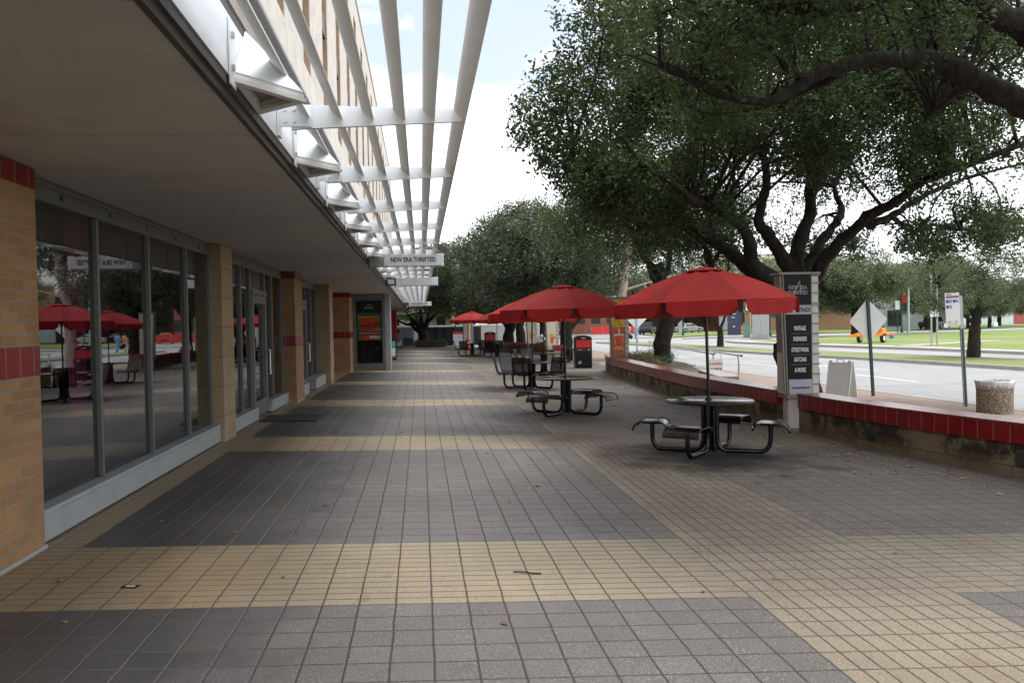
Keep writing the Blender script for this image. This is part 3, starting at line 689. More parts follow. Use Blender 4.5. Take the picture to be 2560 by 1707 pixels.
def make_parasol(label, loc, rz, tilt=(0,0)):
    t = thing('parasol', label, 'parasol', loc, 0, 'red canvas parasols over the tables'); t.rotation_euler = (tilt[0],tilt[1],rz)
    ZA, ZR, R = 2.42, 1.955, 1.205
    MB().tube([(0,0,.03),(0,0,2.42)], .020, 12).lathe([(.05,.69),(.05,.705),(.025,.72)],12).build('pole', M['black'], t)
    c = MB(); NS, NR, NT_ = 8, 9, 6
    def pt(i, f, r):       # sector i, fraction f across it, radius fraction r
        a0, a1 = 2*math.pi*i/NS, 2*math.pi*(i+1)/NS
        p = Vector((math.cos(a0),math.sin(a0)))*(1-f)+Vector((math.cos(a1),math.sin(a1)))*f
        sag = .028*math.sin(math.pi*f)*math.sin(math.pi*min(1,r))
        zz = ZA-.02-(ZA-.02-ZR)*(.72*r+.28*r*r) + .030*math.sin(math.pi*r) - sag
        return (p.x*R*r, p.y*R*r, zz)
    for i in range(NS):
        vs = [pt(i, f/NT_, .03+.97*r/NR) for r in range(NR+1) for f in range(NT_+1)]
        c.add(vs, [(r*(NT_+1)+f, (r+1)*(NT_+1)+f, (r+1)*(NT_+1)+f+1, r*(NT_+1)+f+1) for r in range(NR) for f in range(NT_)], 0, True)
    co = c.build('canopy', M['canvas'], t)
    cap = MB().lathe([(.245,2.357),(.18,2.378),(.1,2.398),(.03,2.412)], 24); cap.build('vent_cap', M['canvas'], t)
    MB().lathe([(.035,2.42),(.04,2.435),(.03,2.455),(0,2.46)], 10).build('finial', M['black'], t)
    for i in range(NS):
        v = MB(); vs = []; H = .185
        for f in range(9):
            u = .065+.87*f/8; p = Vector(pt(i, u, 1.0)); e = min(f,8-f)/8*.87
            hh = H*(1-.45*max(0,1-e/.08)**2); o = Vector((p.x,p.y,0)).normalized()
            wv = .012*math.sin(f*1.9+i*2.3)
            for k in range(4):
                q = k/3; vs.append(p + o*(.004+.012*q+wv*q) - Vector((0,0,hh*q-.004)))
        v.add(vs, [(f*4+k, f*4+k+1, (f+1)*4+k+1, (f+1)*4+k) for f in range(8) for k in range(3)], 0, True)
        v.build('valance', M['canvas'], t)
    pass
    for i in range(NS):
        p = Vector(pt(i,0,1.)); o = Vector((p.x,p.y,0)).normalized(); q = Vector((-o.y,o.x,0)); c0 = p-o*.05
        fl = MB().add([c0-q*.03+Vector((0,0,-.005)), c0+q*.03+Vector((0,0,-.005)), c0+q*.026+Vector((0,0,-.15)), c0-q*.026+Vector((0,0,-.15))], [(0,1,2,3)])
        fl.build('corner_gap_shade', M['darkcanvas'], t)  # dark flap paints in the shaded corner gap and rib end
    rb = MB()
    for i in range(NS):
        a = 2*math.pi*i/NS
        rb.tube([Vector(pt(i,0,r))-Vector((0,0,.022)) for r in (.04,.3,.6,.98)], .010, 6); rb.tube([pol(.03,a,1.92), Vector(pt(i,0,.5))-Vector((0,0,.03))], .008, 6)
    rb.lathe([(.045,1.88),(.045,1.95)],12); rb.lathe([(.05,2.34),(.05,2.39)],12)
    rb.build('ribs', M['blackmatt'], t)
    return t
lab = ['large red parasol of the nearest table, rightmost and closest to the camera','red parasol just left of the closest one, with a small bird dropping mark',
 'red parasol of the table with the drink cup, half behind the second parasol','red parasol over the table by the near black bin, mostly hidden behind two others',
 'small far red parasol half hidden, second from the left','small far red parasol standing furthest left of all']
for i,(p,r) in enumerate(zip(TP,[10,-2,16,5,12,20])):
    make_parasol(lab[i], p, D2R([22.5+math.degrees(-.35)-45*0,0,22.5,8,10,0][i]+ (0 if i else -2)), (D2R([0,.3,0,.4,0,0][i]), D2R([-1.2,-.5,.4,0,.3,0][i])))
cp = thing('drink_cup', 'clear plastic drink cup with straw left on the chair-back table', 'cup', (2.72,21.3,gz(2.9)+.691))
M['clearcup'] = pm('milky_cup', (.62,.64,.62), .3, .05, 6); M['tea'] = pm('green_drink', (.35,.38,.08), .4, .1, 6)
MB().lathe([(.033,0),(.044,.13)],16).build('cup', M['clearcup'], cp); MB().lathe([(.0345,.005),(.039,.06)],16).build('drink', M['tea'], cp)
MB().lathe([(.047,.13),(.047,.138),(.03,.155),(0,.157)],16).build('lid', M['white'], cp); MB().tube([(0,0,.12),(.015,0,.25)],.004,6).build('straw', M['white'], cp)
# ------------------------------------------------------------------ seat walls
def seatwall(name, label, path, y0=None, z1=.47, d=.46, hb=.215):
    t = thing(name, label, 'wall', (path[len(path)//2][0], path[len(path)//2][1], -.12), 0)
    P = [Vector((x,y,0)) for x,y in path]; n = len(P); off = []
    for i in range(n):
        tt = (P[min(i+1,n-1)]-P[max(i-1,0)]).normalized(); off.append(Vector((tt.y,-tt.x,0)))
    cum = [0]
    for i in range(1,n): cum.append(cum[-1]+(P[i]-P[i-1]).length)
    def loftpart(nm, mat, d0, d1, z0, z1, parent):
        mb = MB()
        prof = [(d0,z0),(d0,z1),(d1,z1),(d1,z0)]
        for i in range(n-1):
            a = [(P[i]+off[i]*q)+Vector((0,0,z)) for q,z in prof]; b = [(P[i+1]+off[i+1]*q)+Vector((0,0,z)) for q,z in prof]
            mb.add(a+b, [(k,4+k,4+(k+1)%4,(k+1)%4) for k in range(4)], 0, False)
        mb.add([(P[0]+off[0]*q)+Vector((0,0,z)) for q,z in prof], [(0,1,2,3)]); mb.add([(P[-1]+off[-1]*q)+Vector((0,0,z)) for q,z in prof], [(3,2,1,0)])
        o = mb.build(nm, mat, t, world=True)
        uv = o.data.uv_layers[0].data; L = Vector(t.location)
        for p in o.data.polygons:
            for li in p.loop_indices:
                w = Vector(mb.v[o.data.loops[li].vertex_index]); i = o.data.loops[li].vertex_index//8
                if i < n-1:
                    k = o.data.loops[li].vertex_index % 8; along = cum[i] if k < 4 else cum[i+1]
                    dd = prof[k%4][0]; uv[li].uv = (along, w.z) if abs(p.normal.z) < .5 else (along, dd-d0)
        return o
    loftpart('stone_base', M['wallstone'], .02, d-.02, -.25, z1-hb-.003, t)
    loftpart('tile_cap_face', M['redtile'], 0, d, z1-hb, z1-.012, t)
    loftpart('cap_top', M['redcap'], -.006, d+.01, z1-.010, z1+.016, t)
    return t, P, off, cum
WALLA = [q for q in WALLS if q[1] < 12.1] + [(5.825,12.3)]; WALLB = [(5.79,13.0)] + [q for q in WALLS if q[1] > 13.3]
def vents(wall, dists):
    t, P, O, Cm = wall
    for dist in dists:
        i = min(range(len(Cm)), key=lambda k: abs(Cm[k]-dist)); vent(t, P[i].x, P[i].y, O[i])
def vent(t, x, y, off):
    a = math.atan2(off.y, off.x)
    v = MB(); c = Vector((x,y,0))+off*.015
    v.obox((c.x,c.y,.10), .02, .20, .17, a)
    for k in range(6): v.obox((c.x-off.x*.012,c.y-off.y*.012,.03+k*.027), .016, .18, .008, a)
    v.build('vent', M['darktrim'], t, world=True)
vents(seatwall('seat_wall', 'curved seat wall with red tiled top in the right foreground', WALLA, d=.42), (5.0,6.9,9.3))
vents(seatwall('seat_wall', 'long curved seat wall with red tiled top running back from the thrift pylon', WALLB, d=.42), (1.8,4.6,7.6,9.6,11.6,14.5))
ft, FP, FO, FC = seatwall('seat_wall', 'far curved seat wall with red cap behind the fries signs', FWALLS)
vents((ft,FP,FO,FC), (3.5,7.5,11.5))
eb = thing('wall_end_block', 'short beige wall end block with bright red tiles beside the near bin', 'wall', (6.25,37.2,-.13))
MB().box(-.26,.26,-.3,.3,-.1,.53).build('stone_base', M['block'], eb); MB().box(-.275,.275,-.315,.315,.533,.78).build('tile_cap', M['redtile'], eb, bevel=.01)
# ------------------------------------------------------------------ sign pylons
def pylon(label, x, y, zb, h, rz=0, w=.80, panel=True):
    t = thing('sign_pylon', label, 'sign', (x,y,zb), rz, 'tapered sign pylons on the seat wall'); t.scale = (.8,.85,1)
    z0 = .56; f = MB()
    lap = MB(); ledge = MB()
    k = 0; z = z0+.02
    while z < h-.05:
        zz = min(z+.165, h-.03); lap.prism([(.31,z),(.455,z),(.452,zz-.012),(.452,zz),(.31,zz)], -.16, .20, 'y'); ledge.box(.30,.478,-.18,.22,zz-.014,zz+.004); z += .168
    lap.box(-.27,.308,-.13,.20,z0+.02,h-.03)
    lap.build('lap_siding', M['lap'], t); ledge.build('lap_shadow_line', M['tanframe'], t)  # darker edges paint in the shadow lines under the laps
    fr = MB()
    fr.prism([(-.285,z0),(-.25,z0),(-.335,h-.02),(-.375,h-.02)], -.16, -.12, 'y'); fr.prism([(-.24,z0),(-.215,z0),(-.29,h-.02),(-.325,h-.02)], -.18, .2, 'y')
    fr.box(.285,.308,-.185,-.13,z0,h-.02); fr.box(-.26,.47,-.2,.22,z0-.05,z0-.003); fr.box(-.40,.485,-.21,.23,h-.018,h+.02)
    fr.box(-.35,.48,-.19,.2,h-.532,h-.518)
    fr.build('frame', M['tanframe'], t, bevel=.004)
    MB().box(-.20,.045,-.12,.1,0.0,z0-.053).build('post', M['lap'], t, bevel=.01)
    MB().tube([(-.28,-.14,.0),(-.275,-.14,z0)], .014, 8).tube([(.075,-.1,.0),(.075,-.1,z0-.05)], .012, 8).build('edge_rod', M['tanframe'], t)
    return t
def ppanel(t, name, x0a, x1a, z0, z1, x0b, mat, yy=-.19, th=.02):
    return MB().prism([(x0a,z0),(x1a,z0),(x1a,z1),(x0b,z1)], yy, yy+th, 'y').build(name, mat, t)
H1 = 2.575
t = pylon('tall black sign pylon listing vintage sneakers and streetwear in front of the big oak', 5.99, 12.76, -.11, H1); t.scale = (.78,.85,.965)
ppanel(t,'header_panel',-.272,.284,H1-.515,H1-.022,-.293,M['panelblack'])
ppanel(t,'pale_panel',-.255,.284,H1-.675,H1-.535,-.262,M['lavender']); ppanel(t,'list_panel',-.208,.284,.825,H1-.678,-.25,M['panelblack']); ppanel(t,'web_panel',-.20,.284,.565,.822,-.208,M['lavender'])
for z,b,w in ((1.665,'VINTAGE',.255),(1.49,'SNEAKERS',.29),(1.31,'STREETWEAR',.37),(1.15,'GATCHAS',.26),(.975,'& MORE',.235)):
    text(b, .10, M['textwhite'], t, (.035,-.1925,z), width=w)
ls = MB()
for z in (1.58,1.40,1.23,1.065): ls.box(-.16,.24,-.193,-.1905,z,z+.004)
ls.build('rule', M['textgrey'], t)
text('NEW ERA', .09, M['textgrey'], t, (0,-.1925,H1-.235), width=.40); text('THRIFTED', .09, M['textgrey'], t, (0,-.1925,H1-.32), width=.43)
MB().tube([(-.10,-.1935,H1-.37),(.02,-.1935,H1-.15),(.04,-.1935,H1-.12),(.045,-.1935,H1-.2),(.05,-.1935,H1-.34),(.08,-.1935,H1-.27)], .004, 5).build('slash_mark', M['textwhite'], t)
text('TRADE', .10, M['textblack'], t, (.14,-.1925,H1-.605), width=.25); text('WWW.NEWERATHRIFTED.COM', .045, M['textblack'], t, (.04,-.1925,.68), width=.38)
t2 = pylon('sign pylon with a big orange iced drink poster at the wall end', 6.55, 27.2, -.13, 2.6)
M['drinkbg'] = pm('red_orange_print', (.50,.10,.03), .5, .2, 3)
ppanel(t2,'yellow_header',-.27,.284,1.62,2.55,-.29,M['lemon']); ppanel(t2,'poster',-.21,.284,.565,1.617,-.27,M['drinkbg'])
MB().prism([(-.10,.95),(.16,.95),(.24,1.38),(-.18,1.38)], -.197, -.191, 'y').build('cup_picture', M['clearcup'], t2); MB().prism([(-.09,.97),(.15,.97),(.215,1.33),(-.155,1.33)], -.203, -.198, 'y').build('tea_picture', M['drink'], t2)
MB().box(.02,.06,-.207,-.199,1.38,1.56).build('straw_picture', M['white'], t2); mb = MB()
for i in range(7): mb.prism([(-.15+i*.06+.045*math.cos(a), .90+.03*math.sin(i*2.)+.04*math.sin(a)) for a in [2*math.pi*j/9 for j in range(9)]], -.199-.0006*(i%3), -.191, 'y')
mb.build('lemon_slice', M['lemon'], t2); MB().prism([(-.12,.63),(.05,.60),(.2,.66),(.03,.72)], -.197, -.191, 'y').build('wrap_picture', M['hydgreen'], t2)
def friespylon(label, x, y):
    t = pylon(label, x, y, -.13, 2.55, 0)
    ppanel(t,'poster',-.21,.284,.565,2.5,-.29,M['cream'])
    MB().prism([(-.03,.86),(.10,.83),(.16,1.12),(-.07,1.17)], -.197, -.191, 'y').build('cup_picture', M['fries'], t); mb = MB()
    for i in range(9): a = D2R(40+i*13); mb.prism([(.03+.04*math.cos(a)-.012,1.12),(.03+.04*math.cos(a)+.012,1.12),(.03+.2*math.cos(a)+.012,1.12+.2*math.sin(a)),(.03+.2*math.cos(a)-.012,1.12+.2*math.sin(a))], -.199-.0005*i, -.193, 'y')
    mb.build('splash_picture', M['friesy'], t); MB().prism([(.12,1.12),(.25,1.05),(.26,1.12),(.15,1.2)], -.2, -.193, 'y').build('splash_picture', M['fries'], t)
friespylon('cream sign pylon with red drink picture beside the wall end block', 5.98, 37.9)
friespylon('farther cream sign pylon with red drink picture standing by the far wall', 6.45, 48.5)
# ------------------------------------------------------------------ bins
def bin_(label, x, y, rz=0):
    t = thing('litter_bin', label, 'bin', (x,y,gz(x)), rz, 'black public bins with red fronts')
    prof = [(-.33,.03),(.33,.03),(.33,1.16)]+[(.33*math.cos(a), 1.16+.11*math.sin(a)) for a in [math.pi*k/12 for k in range(1,12)]]+[(-.33,1.16)]
    MB().prism(prof, -.28, .30, 'y').build('body', M['glossblack'], t, bevel=.02); MB().box(-.31,.31,-.26,.28,0,.027).build('base', M['blackmatt'], t)
    MB().box(-.285,.285,-.293,-.282,.80,1.09).build('hopper_panel', M['redbin'], t, bevel=.008); MB().box(-.29,.29,-.287,-.2825,.66,.77).build('label_strip', M['darktrim'], t)
    MB().prism([(-.22,1.13),(.22,1.13),(.17,1.22),(-.17,1.22)], -.29, -.283, 'y').build('header_plate', M['blackmatt'], t)
    text('Trash', .06, M['textwhite'], t, (-.15,-.29,.715), width=.11); text('Bigbelly', .07, M['textwhite'], t, (0,-.293,1.17), width=.16)
    mb = MB(); mb.prism([(-.22,.17),(-.18,.17),(-.14,.28),(-.18,.28)], -.286, -.2825, 'y').prism([(-.16,.17),(-.12,.17),(-.08,.28),(-.12,.28)], -.286, -.2825, 'y').box(.18,.22,-.293,-.288,.68,.75); mb.build('mark', M['textwhite'], t)
    MB().box(.29,.345,-.1,.0,.5,.8).build('foot_lever', M['blackmatt'], t)
bin_('near black rounded-top bin with red front panel at the wall gap', 6.28, 31.8, D2R(-4))
bin_('distant black rounded-top bin with red front behind the far tables', 4.2, 50.5)
# ------------------------------------------------------------------ street furniture on the sidewalk
ab = thing('folding_sign', 'blank white plastic A-frame sign standing on the sidewalk', 'folding sign', (9.05,17.0,-.15), D2R(-52)); ab.scale = (.86,)*3
def leaf_(s):
    mb = MB()
    mb.prism([(s*.30,0),(s*.265,0),(s*.03,1.0),(s*.06,1.0)], -.30, -.27, 'x').prism([(s*.30,0),(s*.265,0),(s*.03,1.0),(s*.06,1.0)], .27, .30, 'x')
    mb.prism([(s*.275,.06),(s*.26,.06),(s*.05,.93),(s*.068,.93)], -.268, .268, 'x'); mb.prism([(s*.08,.90),(s*.045,.90),(s*.03,.98),(s*.06,.98)], -.268,.268,'x')
    return mb
leaf_(-1).build('front_board', M['white'], ab, bevel=.006); leaf_(1).build('back_board', M['white'], ab, bevel=.006)
MB().tube(smooth_path([(-.09,-.04,.98),(-.08,-.04,1.045),(0,-.04,1.06),(.08,-.04,1.045),(.09,-.04,.98)],3), .016, 8).box(-.27,-.2,-.07,.05,.98,1.03).box(.2,.27,-.07,.05,.98,1.03).build('handle', M['white'], ab)
def upost(t, h, mat, lean=0):
    MB().box(-.028,.028,-.012,.0,-.05,h).box(-.034,-.022,-.012,.026,-.05,h).box(.022,.034,-.012,.026,-.05,h).build('post', mat, t)
ds = thing('road_sign', 'back of a grey diamond road sign on a leaning green post by the kerb', 'road sign', (10.3,17.9,-.15)); ds.rotation_euler = (0, D2R(-3.0), D2R(6))
upost(ds, 2.24, M['greenpost']); a = .47
prof = []
for q in range(4):
    c0 = q*math.pi/2
    for dlt in (-.06,0,.06): prof.append((a*math.cos(c0+dlt)*(1 if dlt==0 else 1.0), 1.74+a*math.sin(c0+dlt)))
MB().prism(prof, .028, .034, 'y').build('plate', M['white'], ds); MB().lathe([(.012,0),(.012,.01)],8,(0,.0,0)).build('bolt', M['galv'], ds).location = (0,-.02,1.5)
bs = thing('bus_stop_sign', 'tall white bus stop sign with blue route numbers on a green post', 'bus stop sign', (10.75,15.3,-.15)); bs.rotation_euler = (0, D2R(-2.6), D2R(-6))
upost(bs, 2.2, M['galv']); MB().box(-.017,.017,-.02,-.0125,-.05,1.55).build('post_front_strip', M['greenpost'], bs)  # dark green strip along the lower front of the post
MB().box(-.32,-.03,-.02,-.014,1.62,2.27).build('plate', M['white'], bs, bevel=.004)
MB().box(-.30,-.045,-.024,-.0205,2.17,2.19).build('blue_band', M['blueprint'], bs); MB().box(-.30,-.045,-.024,-.0205,2.192,2.212).build('red_band', M['redbin'], bs)
text('METRO', .035, M['textblack'], bs, (-.23,-.0205,2.235), width=.10)
for x,z,n_ in ((-.245,2.105,'25'),(-.11,2.105,'29'),(-.245,1.995,'80')):
    MB().box(x-.055,x+.055,-.023,-.0205,z-.03,z+.03).build('route_panel', M['blueprint'], bs); text(n_, .06, M['textwhite'], bs, (x+.02,-.024,z), width=.05)
mb = MB()
for x in (-.27,-.14): mb.box(x,x+.03,-.0225,-.0205,1.68,1.71); mb.box(x+.04,x+.08,-.0225,-.0205,1.69,1.70)
mb.box(-.29,-.08,-.0225,-.0205,1.645,1.655); mb.build('small_print', M['textgrey'], bs)
cb = thing('concrete_bin', 'round pebble-faced concrete litter bin with white bag liner', 'bin', (10.55,14.2,-.15))
def pebble():
    t = NT('pebble_face'); v = t.n('ShaderNodeTexVoronoi', feature='F1'); t.set(v.inputs['Vector'], t.pos()); v.inputs['Scale'].default_value = 48
    c = t.mix(t.ramp(t.xyz(v.outputs['Color'])[0],0,1), (.12,.09,.06), (.48,.38,.28)); c = t.mix(t.ramp(v.outputs['Distance'], .45, .75, 0, .8), c, (.10,.085,.07))
    return t.done(t.bsdf(c, .8, 0., t.bump(v.outputs['Distance'], -.8, .012), .4))
MB().lathe([(.305,.0),(.305,.43)],36).build('pebble_body', pebble(), cb); MB().lathe([(.30,.433),(.312,.438),(.312,.57),(.30,.585),(.27,.585),(.262,.47)],36).build('concrete_rim', M['concrete'], cb)
bg = MB(); n_ = 40
rings = [(.30,.46),(.327,.55),(.323,.595),(.285,.60),(.255,.53)]
vs = [((r+.014*math.sin(j*2.7+i)+.008*math.sin(j*5.1))*math.cos(2*math.pi*j/n_), (r+.014*math.sin(j*2.7+i)+.008*math.sin(j*5.1))*math.sin(2*math.pi*j/n_), z+.018*math.sin(j*1.3+i*.4)*(1 if i<2 else .3)) for i,(r,z) in enumerate(rings) for j in range(n_)]
bg.add(vs, [(i*n_+j,i*n_+(j+1)%n_,(i+1)*n_+(j+1)%n_,(i+1)*n_+j) for i in range(4) for j in range(n_)], 0, True); bg.tube(smooth_path([(.31,-.05,.57),(.36,-.05,.56),(.37,-.05,.51)],3), [.03,.03,.028,.025,.02,.015,.008], 7)
bg.build('bag_liner', M['bag'], cb)
gp = thing('parking_sign', 'thin dark green post with grey sign backs right of the thrift pylon', 'road sign', (9.0,18.6,-.15)); gp.rotation_euler = (0,D2R(-2),0)
upost(gp, 1.95, M['greenpost']); MB().box(-.06,.27,.027,.032,1.38,1.93).build('upper_plate', M['galv'], gp); MB().box(-.06,.27,.033,.038,.98,1.42).build('lower_plate', M['signwhite'], gp)
hy = thing('fire_hydrant', 'blue fire hydrant with green top near the planted oak', 'hydrant', (10.0,32.5,-.15))
MB().lathe([(.15,0),(.15,.04),(.10,.06),(.10,.42),(.13,.44),(.13,.47)],20).build('barrel', M['hydblue'], hy); MB().lathe([(.135,.472),(.13,.50),(.105,.58),(.05,.62),(.03,.63),(.03,.67),(0,.675)],20).build('bonnet', M['hydgreen'], hy)
nz = MB().tube([(-.18,0,.33),(.18,0,.33)], .05, 12); nz.tube([(0,-.1,.30),(0,-.2,.30)], .065, 12); nz.build('nozzle', M['hydblue'], hy)
def rail(label, pts):
    b = Vector(pts[0]); t = thing('handrail', label, 'handrail', b, 0, 'steel handrails beside the sidewalk steps')
    P = [Vector(p)-b for p in pts]; MB().tube(smooth_path(P,3), .03, 10).build('rail', M['steel'], t); return t
def railpts(x0,y0,x1,y1,h=.78,zb=-.15):
    d = Vector((x1-x0,y1-y0,0)).normalized(); f = lambda s,z: (x0+d.x*s, y0+d.y*s, zb+z); L = math.hypot(x1-x0,y1-y0)
    return [f(0,0),f(0,h*.5),f(0,h-.16),f(.05,h-.05),f(.18,h),f(.4,h),f(L*.5,h),f(L-.4,h),f(L-.18,h),f(L-.05,h-.05),f(L,h-.16),f(L,h*.5),f(L,0)]
rail('long steel handrail on the street side near the hydrant', railpts(9.05,22.8,11.7,41.5)); rail('steel handrail carrying the no stopping sign', railpts(8.85,24.3,10.6,37))
ns = thing('no_stopping_sign', 'white sign with red no stopping words tied to the handrail', 'sign', (8.62,23.6,.30)); MB().box(-.25,.25,-.008,0,-.26,.2).build('plate', M['white'], ns)
text('NO STOPPING', .09, M['redbin'], ns, (0,-.010,.06), width=.44); text('NO DROPPING OFF', .075, M['textblack'], ns, (0,-.010,-.09), width=.44); MB().tube([(-.2,.02,.19),(-.2,.02,.34)],.006,6).tube([(.2,.02,.19),(.2,.02,.34)],.006,6).build('tie', M['blackmatt'], ns)
d2 = thing('road_sign', 'pale diamond road sign back farther off beside the drink pylon', 'road sign', (11.3,42.5,-.15)); upost(d2, 2.75, M['galv'])
MB().prism([(0,1.40),(.66,2.06),(0,2.72),(-.66,2.06)], .03, .036, 'y').build('plate', M['white'], d2)
# planter bed behind the wall
def bedpts():
    o = [(x+.42,y) for x,y in WALL if y > 18.5]; return o+[(8.0,32),(8.7,30),(8.5,26),(7.6,22),(6.6,19.2)]
sheet('planter_soil', bedpts(), .30, M['soil'])
for (x,y,w) in ((8.55,26.2,.5),(8.25,24.0,.5),(8.0,22.2,.5),(7.75,20.6,.5)):
    o = MB().box(-w/2,w/2,-.75,.75,0,.40).build('kerb_stone', M['concrete'], bevel=.02); o.location = (x,y,-.15); o.rotation_euler = (0,0,D2R(-9))
    tag(o, 'low concrete edging stone at the planter, '+{26.2:'furthest from the camera',24.0:'second furthest from the camera',22.2:'second nearest the camera',20.6:'nearest the camera'}[y], 'edging stone', 'edging stones of the planter')
# ------------------------------------------------------------------ trees and plants
def leaf_object(name, C, R, N, L, mat, parent=None, flat=.7, ratio=.42, seed=1, origin=(0,0,0), shell=.45, droop=.0, fold=True):
    g = np.random.default_rng(seed); C = np.array(C, float)-np.array(origin, float); R = np.array(R, float); N = np.array(N, int)
    idx = np.repeat(np.arange(len(C)), N); n = len(idx)
    # sprays: several leaves share a twig point, so foliage clumps and leaves gaps
    k = max(1, n//10); sp_idx = g.integers(0, n, k); tw = g.normal(size=(k,3)); tw /= np.linalg.norm(tw,axis=1)[:,None]
    tw *= (g.random(k)**shell)[:,None]; tw[:,2] *= flat
    si = idx[sp_idx]; tp = C[si] + tw*R[si][:,None]
    own = g.integers(0, k, n); P = tp[own] + g.normal(size=(n,3))*L*.95
    nr = g.normal(size=(n,3)); nr[:,2] += .9; nr /= np.linalg.norm(nr,axis=1)[:,None]
    a = g.normal(size=(n,3)); a[:,2] -= droop; a -= nr*np.sum(a*nr,axis=1)[:,None]; a /= np.linalg.norm(a,axis=1)[:,None]
    b = np.cross(nr,a); l = L*(.7+.6*g.random(n))[:,None]
    w = l*ratio
    up = nr*l*.10
    V = np.stack([P-a*l*.5, P-a*l*.12+b*w*.5+up, P+a*l*.25+b*w*.42+up, P+a*l*.5, P+a*l*.25-b*w*.42+up, P-a*l*.12-b*w*.5+up], 1) if fold else np.stack([P-a*l*.5, P+b*w*.5+up, P+a*l*.5, P-b*w*.5+up], 1)
    q = V.shape[1]; V = V.reshape(-1,3)
    me = bpy.data.meshes.new(name); me.vertices.add(n*q); me.vertices.foreach_set('co', V.ravel())
    base = np.arange(n)[:,None]*q
    if fold:
        loops = np.concatenate([base+np.array([[0,1,2,3]]), base+np.array([[0,3,4,5]])],1).ravel(); npoly = n*2
    else: loops = (base+np.array([[0,1,2,3]])).ravel(); npoly = n
    me.loops.add(len(loops)); me.loops.foreach_set('vertex_index', loops.astype(np.int32))
    me.polygons.add(npoly); me.polygons.foreach_set('loop_start', np.arange(npoly,dtype=np.int32)*4); me.polygons.foreach_set('loop_total', np.full(npoly,4,np.int32))
    at = me.attributes.new('rnd','FLOAT','FACE'); r = (.55*g.random(n)+.45*g.random(k)[own]); r = np.where(g.random(n)<.004, 1., r*.985)
    at.data.foreach_set('value', np.repeat(r, 2 if fold else 1).astype(np.float32))
    me.materials.append(mat); me.update(calc_edges=True)
    o = bpy.data.objects.new(name, me); COL.objects.link(o)
    if parent is not None: o.parent = parent
    return o
def jit(pts, s): return [Vector(p)+Vector((random.gauss(0,s),random.gauss(0,s),random.gauss(0,s))) for p in pts]
def limb(mb, pts, r0, r1, n=9, sub=4, wob=.012, thin=1.):
    P = smooth_path(pts, sub); k = len(P)
    rr = [(r0+(r1-r0)*(i/(k-1))**.7)*thin for i in range(k)]
    rr = [r*(1+random.uniform(-.10,.12)) for r in rr]
    mb.tube([p+Vector((random.gauss(0,wob),random.gauss(0,wob),random.gauss(0,wob))) for p in P], rr, n); return P
def twigs(mb, limbpts, C, r0=.035, every=1, rmax=3.2):
    LP = [Vector(p) for p in limbpts]
    for c in C[::every]:
        c = Vector(c); q = min(LP, key=lambda p: (p-c).length+max(0,p.z-c.z)*.7)
        if (q-c).length > rmax*2: continue
        m = (q+c)/2+Vector((random.gauss(0,.15),random.gauss(0,.15),.15+random.random()*.2))
        P = smooth_path([q,m,c],4); mb.tube(P, [r0+(.006-r0)*i/(len(P)-1) for i in range(len(P))], 6)
        for _ in range(3):
            e = c+Vector((random.gauss(0,.5),random.gauss(0,.5),random.gauss(0,.3))); mb.tube([m.lerp(c,random.uniform(.3,.9)), (m+e)/2+Vector((0,0,.1)), e], [.014,.009,.004], 5)
# -- the big oak behind the pylon
OA = (7.45,15.6,-.1); oakA = thing('oak_tree', 'large spreading live oak with many dark limbs behind the thrift pylon', 'tree', OA)
tb = MB(); LPTS = []
def L_(pts, r0, r1, **k):
    P = limb(tb, pts, r0, r1, **k); LPTS.extend(P)
L_([(7.55,15.6,-.15),(7.42,15.6,.6),(7.36,15.6,1.5),(7.40,15.55,2.3)], .42, .33, n=14)
L_([(7.12,15.6,.7),(7.06,15.6,.9),(7.12,15.6,1.1),(7.25,15.6,1.3)], .10, .2)
_L = L_
def L_(pts, r0, r1, **k): _L(pts, r0, r1, thin=.78, **k)
L_([(7.35,15.5,2.0),(7.0,15.3,2.3),(6.55,15.1,2.5),(6.11,14.7,2.73),(5.89,14.3,3.11),(5.56,13.9,3.3),(5.11,13.5,3.45),(4.64,13.1,3.54),(4.31,12.7,3.55),(3.97,12.3,3.68),(3.4,11.9,3.9),(2.9,11.6,4.3)], .24, .04)
L_([(7.2,15.5,1.9),(6.34,15.3,2.62),(5.91,15.08,2.85),(5.5,14.85,3.08),(5.0,14.62,3.35),(4.61,14.4,3.45),(4.24,14.18,3.54),(3.88,13.95,3.65),(3.62,13.72,3.82),(3.1,13.5,4.1),(2.5,13.3,4.5)], .23, .03)
L_([(7.3,16.0,1.8),(6.3,17.0,2.4),(6.0,16.8,2.72),(5.95,16.4,2.85),(5.6,16.2,3.3),(4.8,16.4,3.9),(3.9,16.5,4.5)], .13, .03)
L_([(7.38,15.5,2.3),(7.17,15.5,2.68),(6.84,15.5,3.23),(6.61,15.5,3.53),(6.64,15.5,3.88),(6.76,15.5,4.32),(6.6,15.4,4.9),(6.1,15.3,5.6),(5.6,15,6.4)], .22, .06)
L_([(7.42,15.5,2.3),(7.36,15.6,2.7),(7.53,15.7,3.24),(7.77,15.8,3.7),(7.85,15.9,4.16),(7.88,16,4.9),(7.77,16,5.59),(7.66,16,6.2),(7.9,16,7.2)], .24, .07)
L_([(7.86,15.9,4.2),(8.3,16.2,4.65),(8.51,16.67,5.3),(8.6,16.8,6.04),(9.1,17,6.9)], .16, .05)
L_([(7.9,16,4.5),(8.2,15.9,4.9),(8.38,15.75,5.32),(8.6,15.5,5.59),(9.04,15.25,5.9),(9.3,15,6.5)], .10, .03)
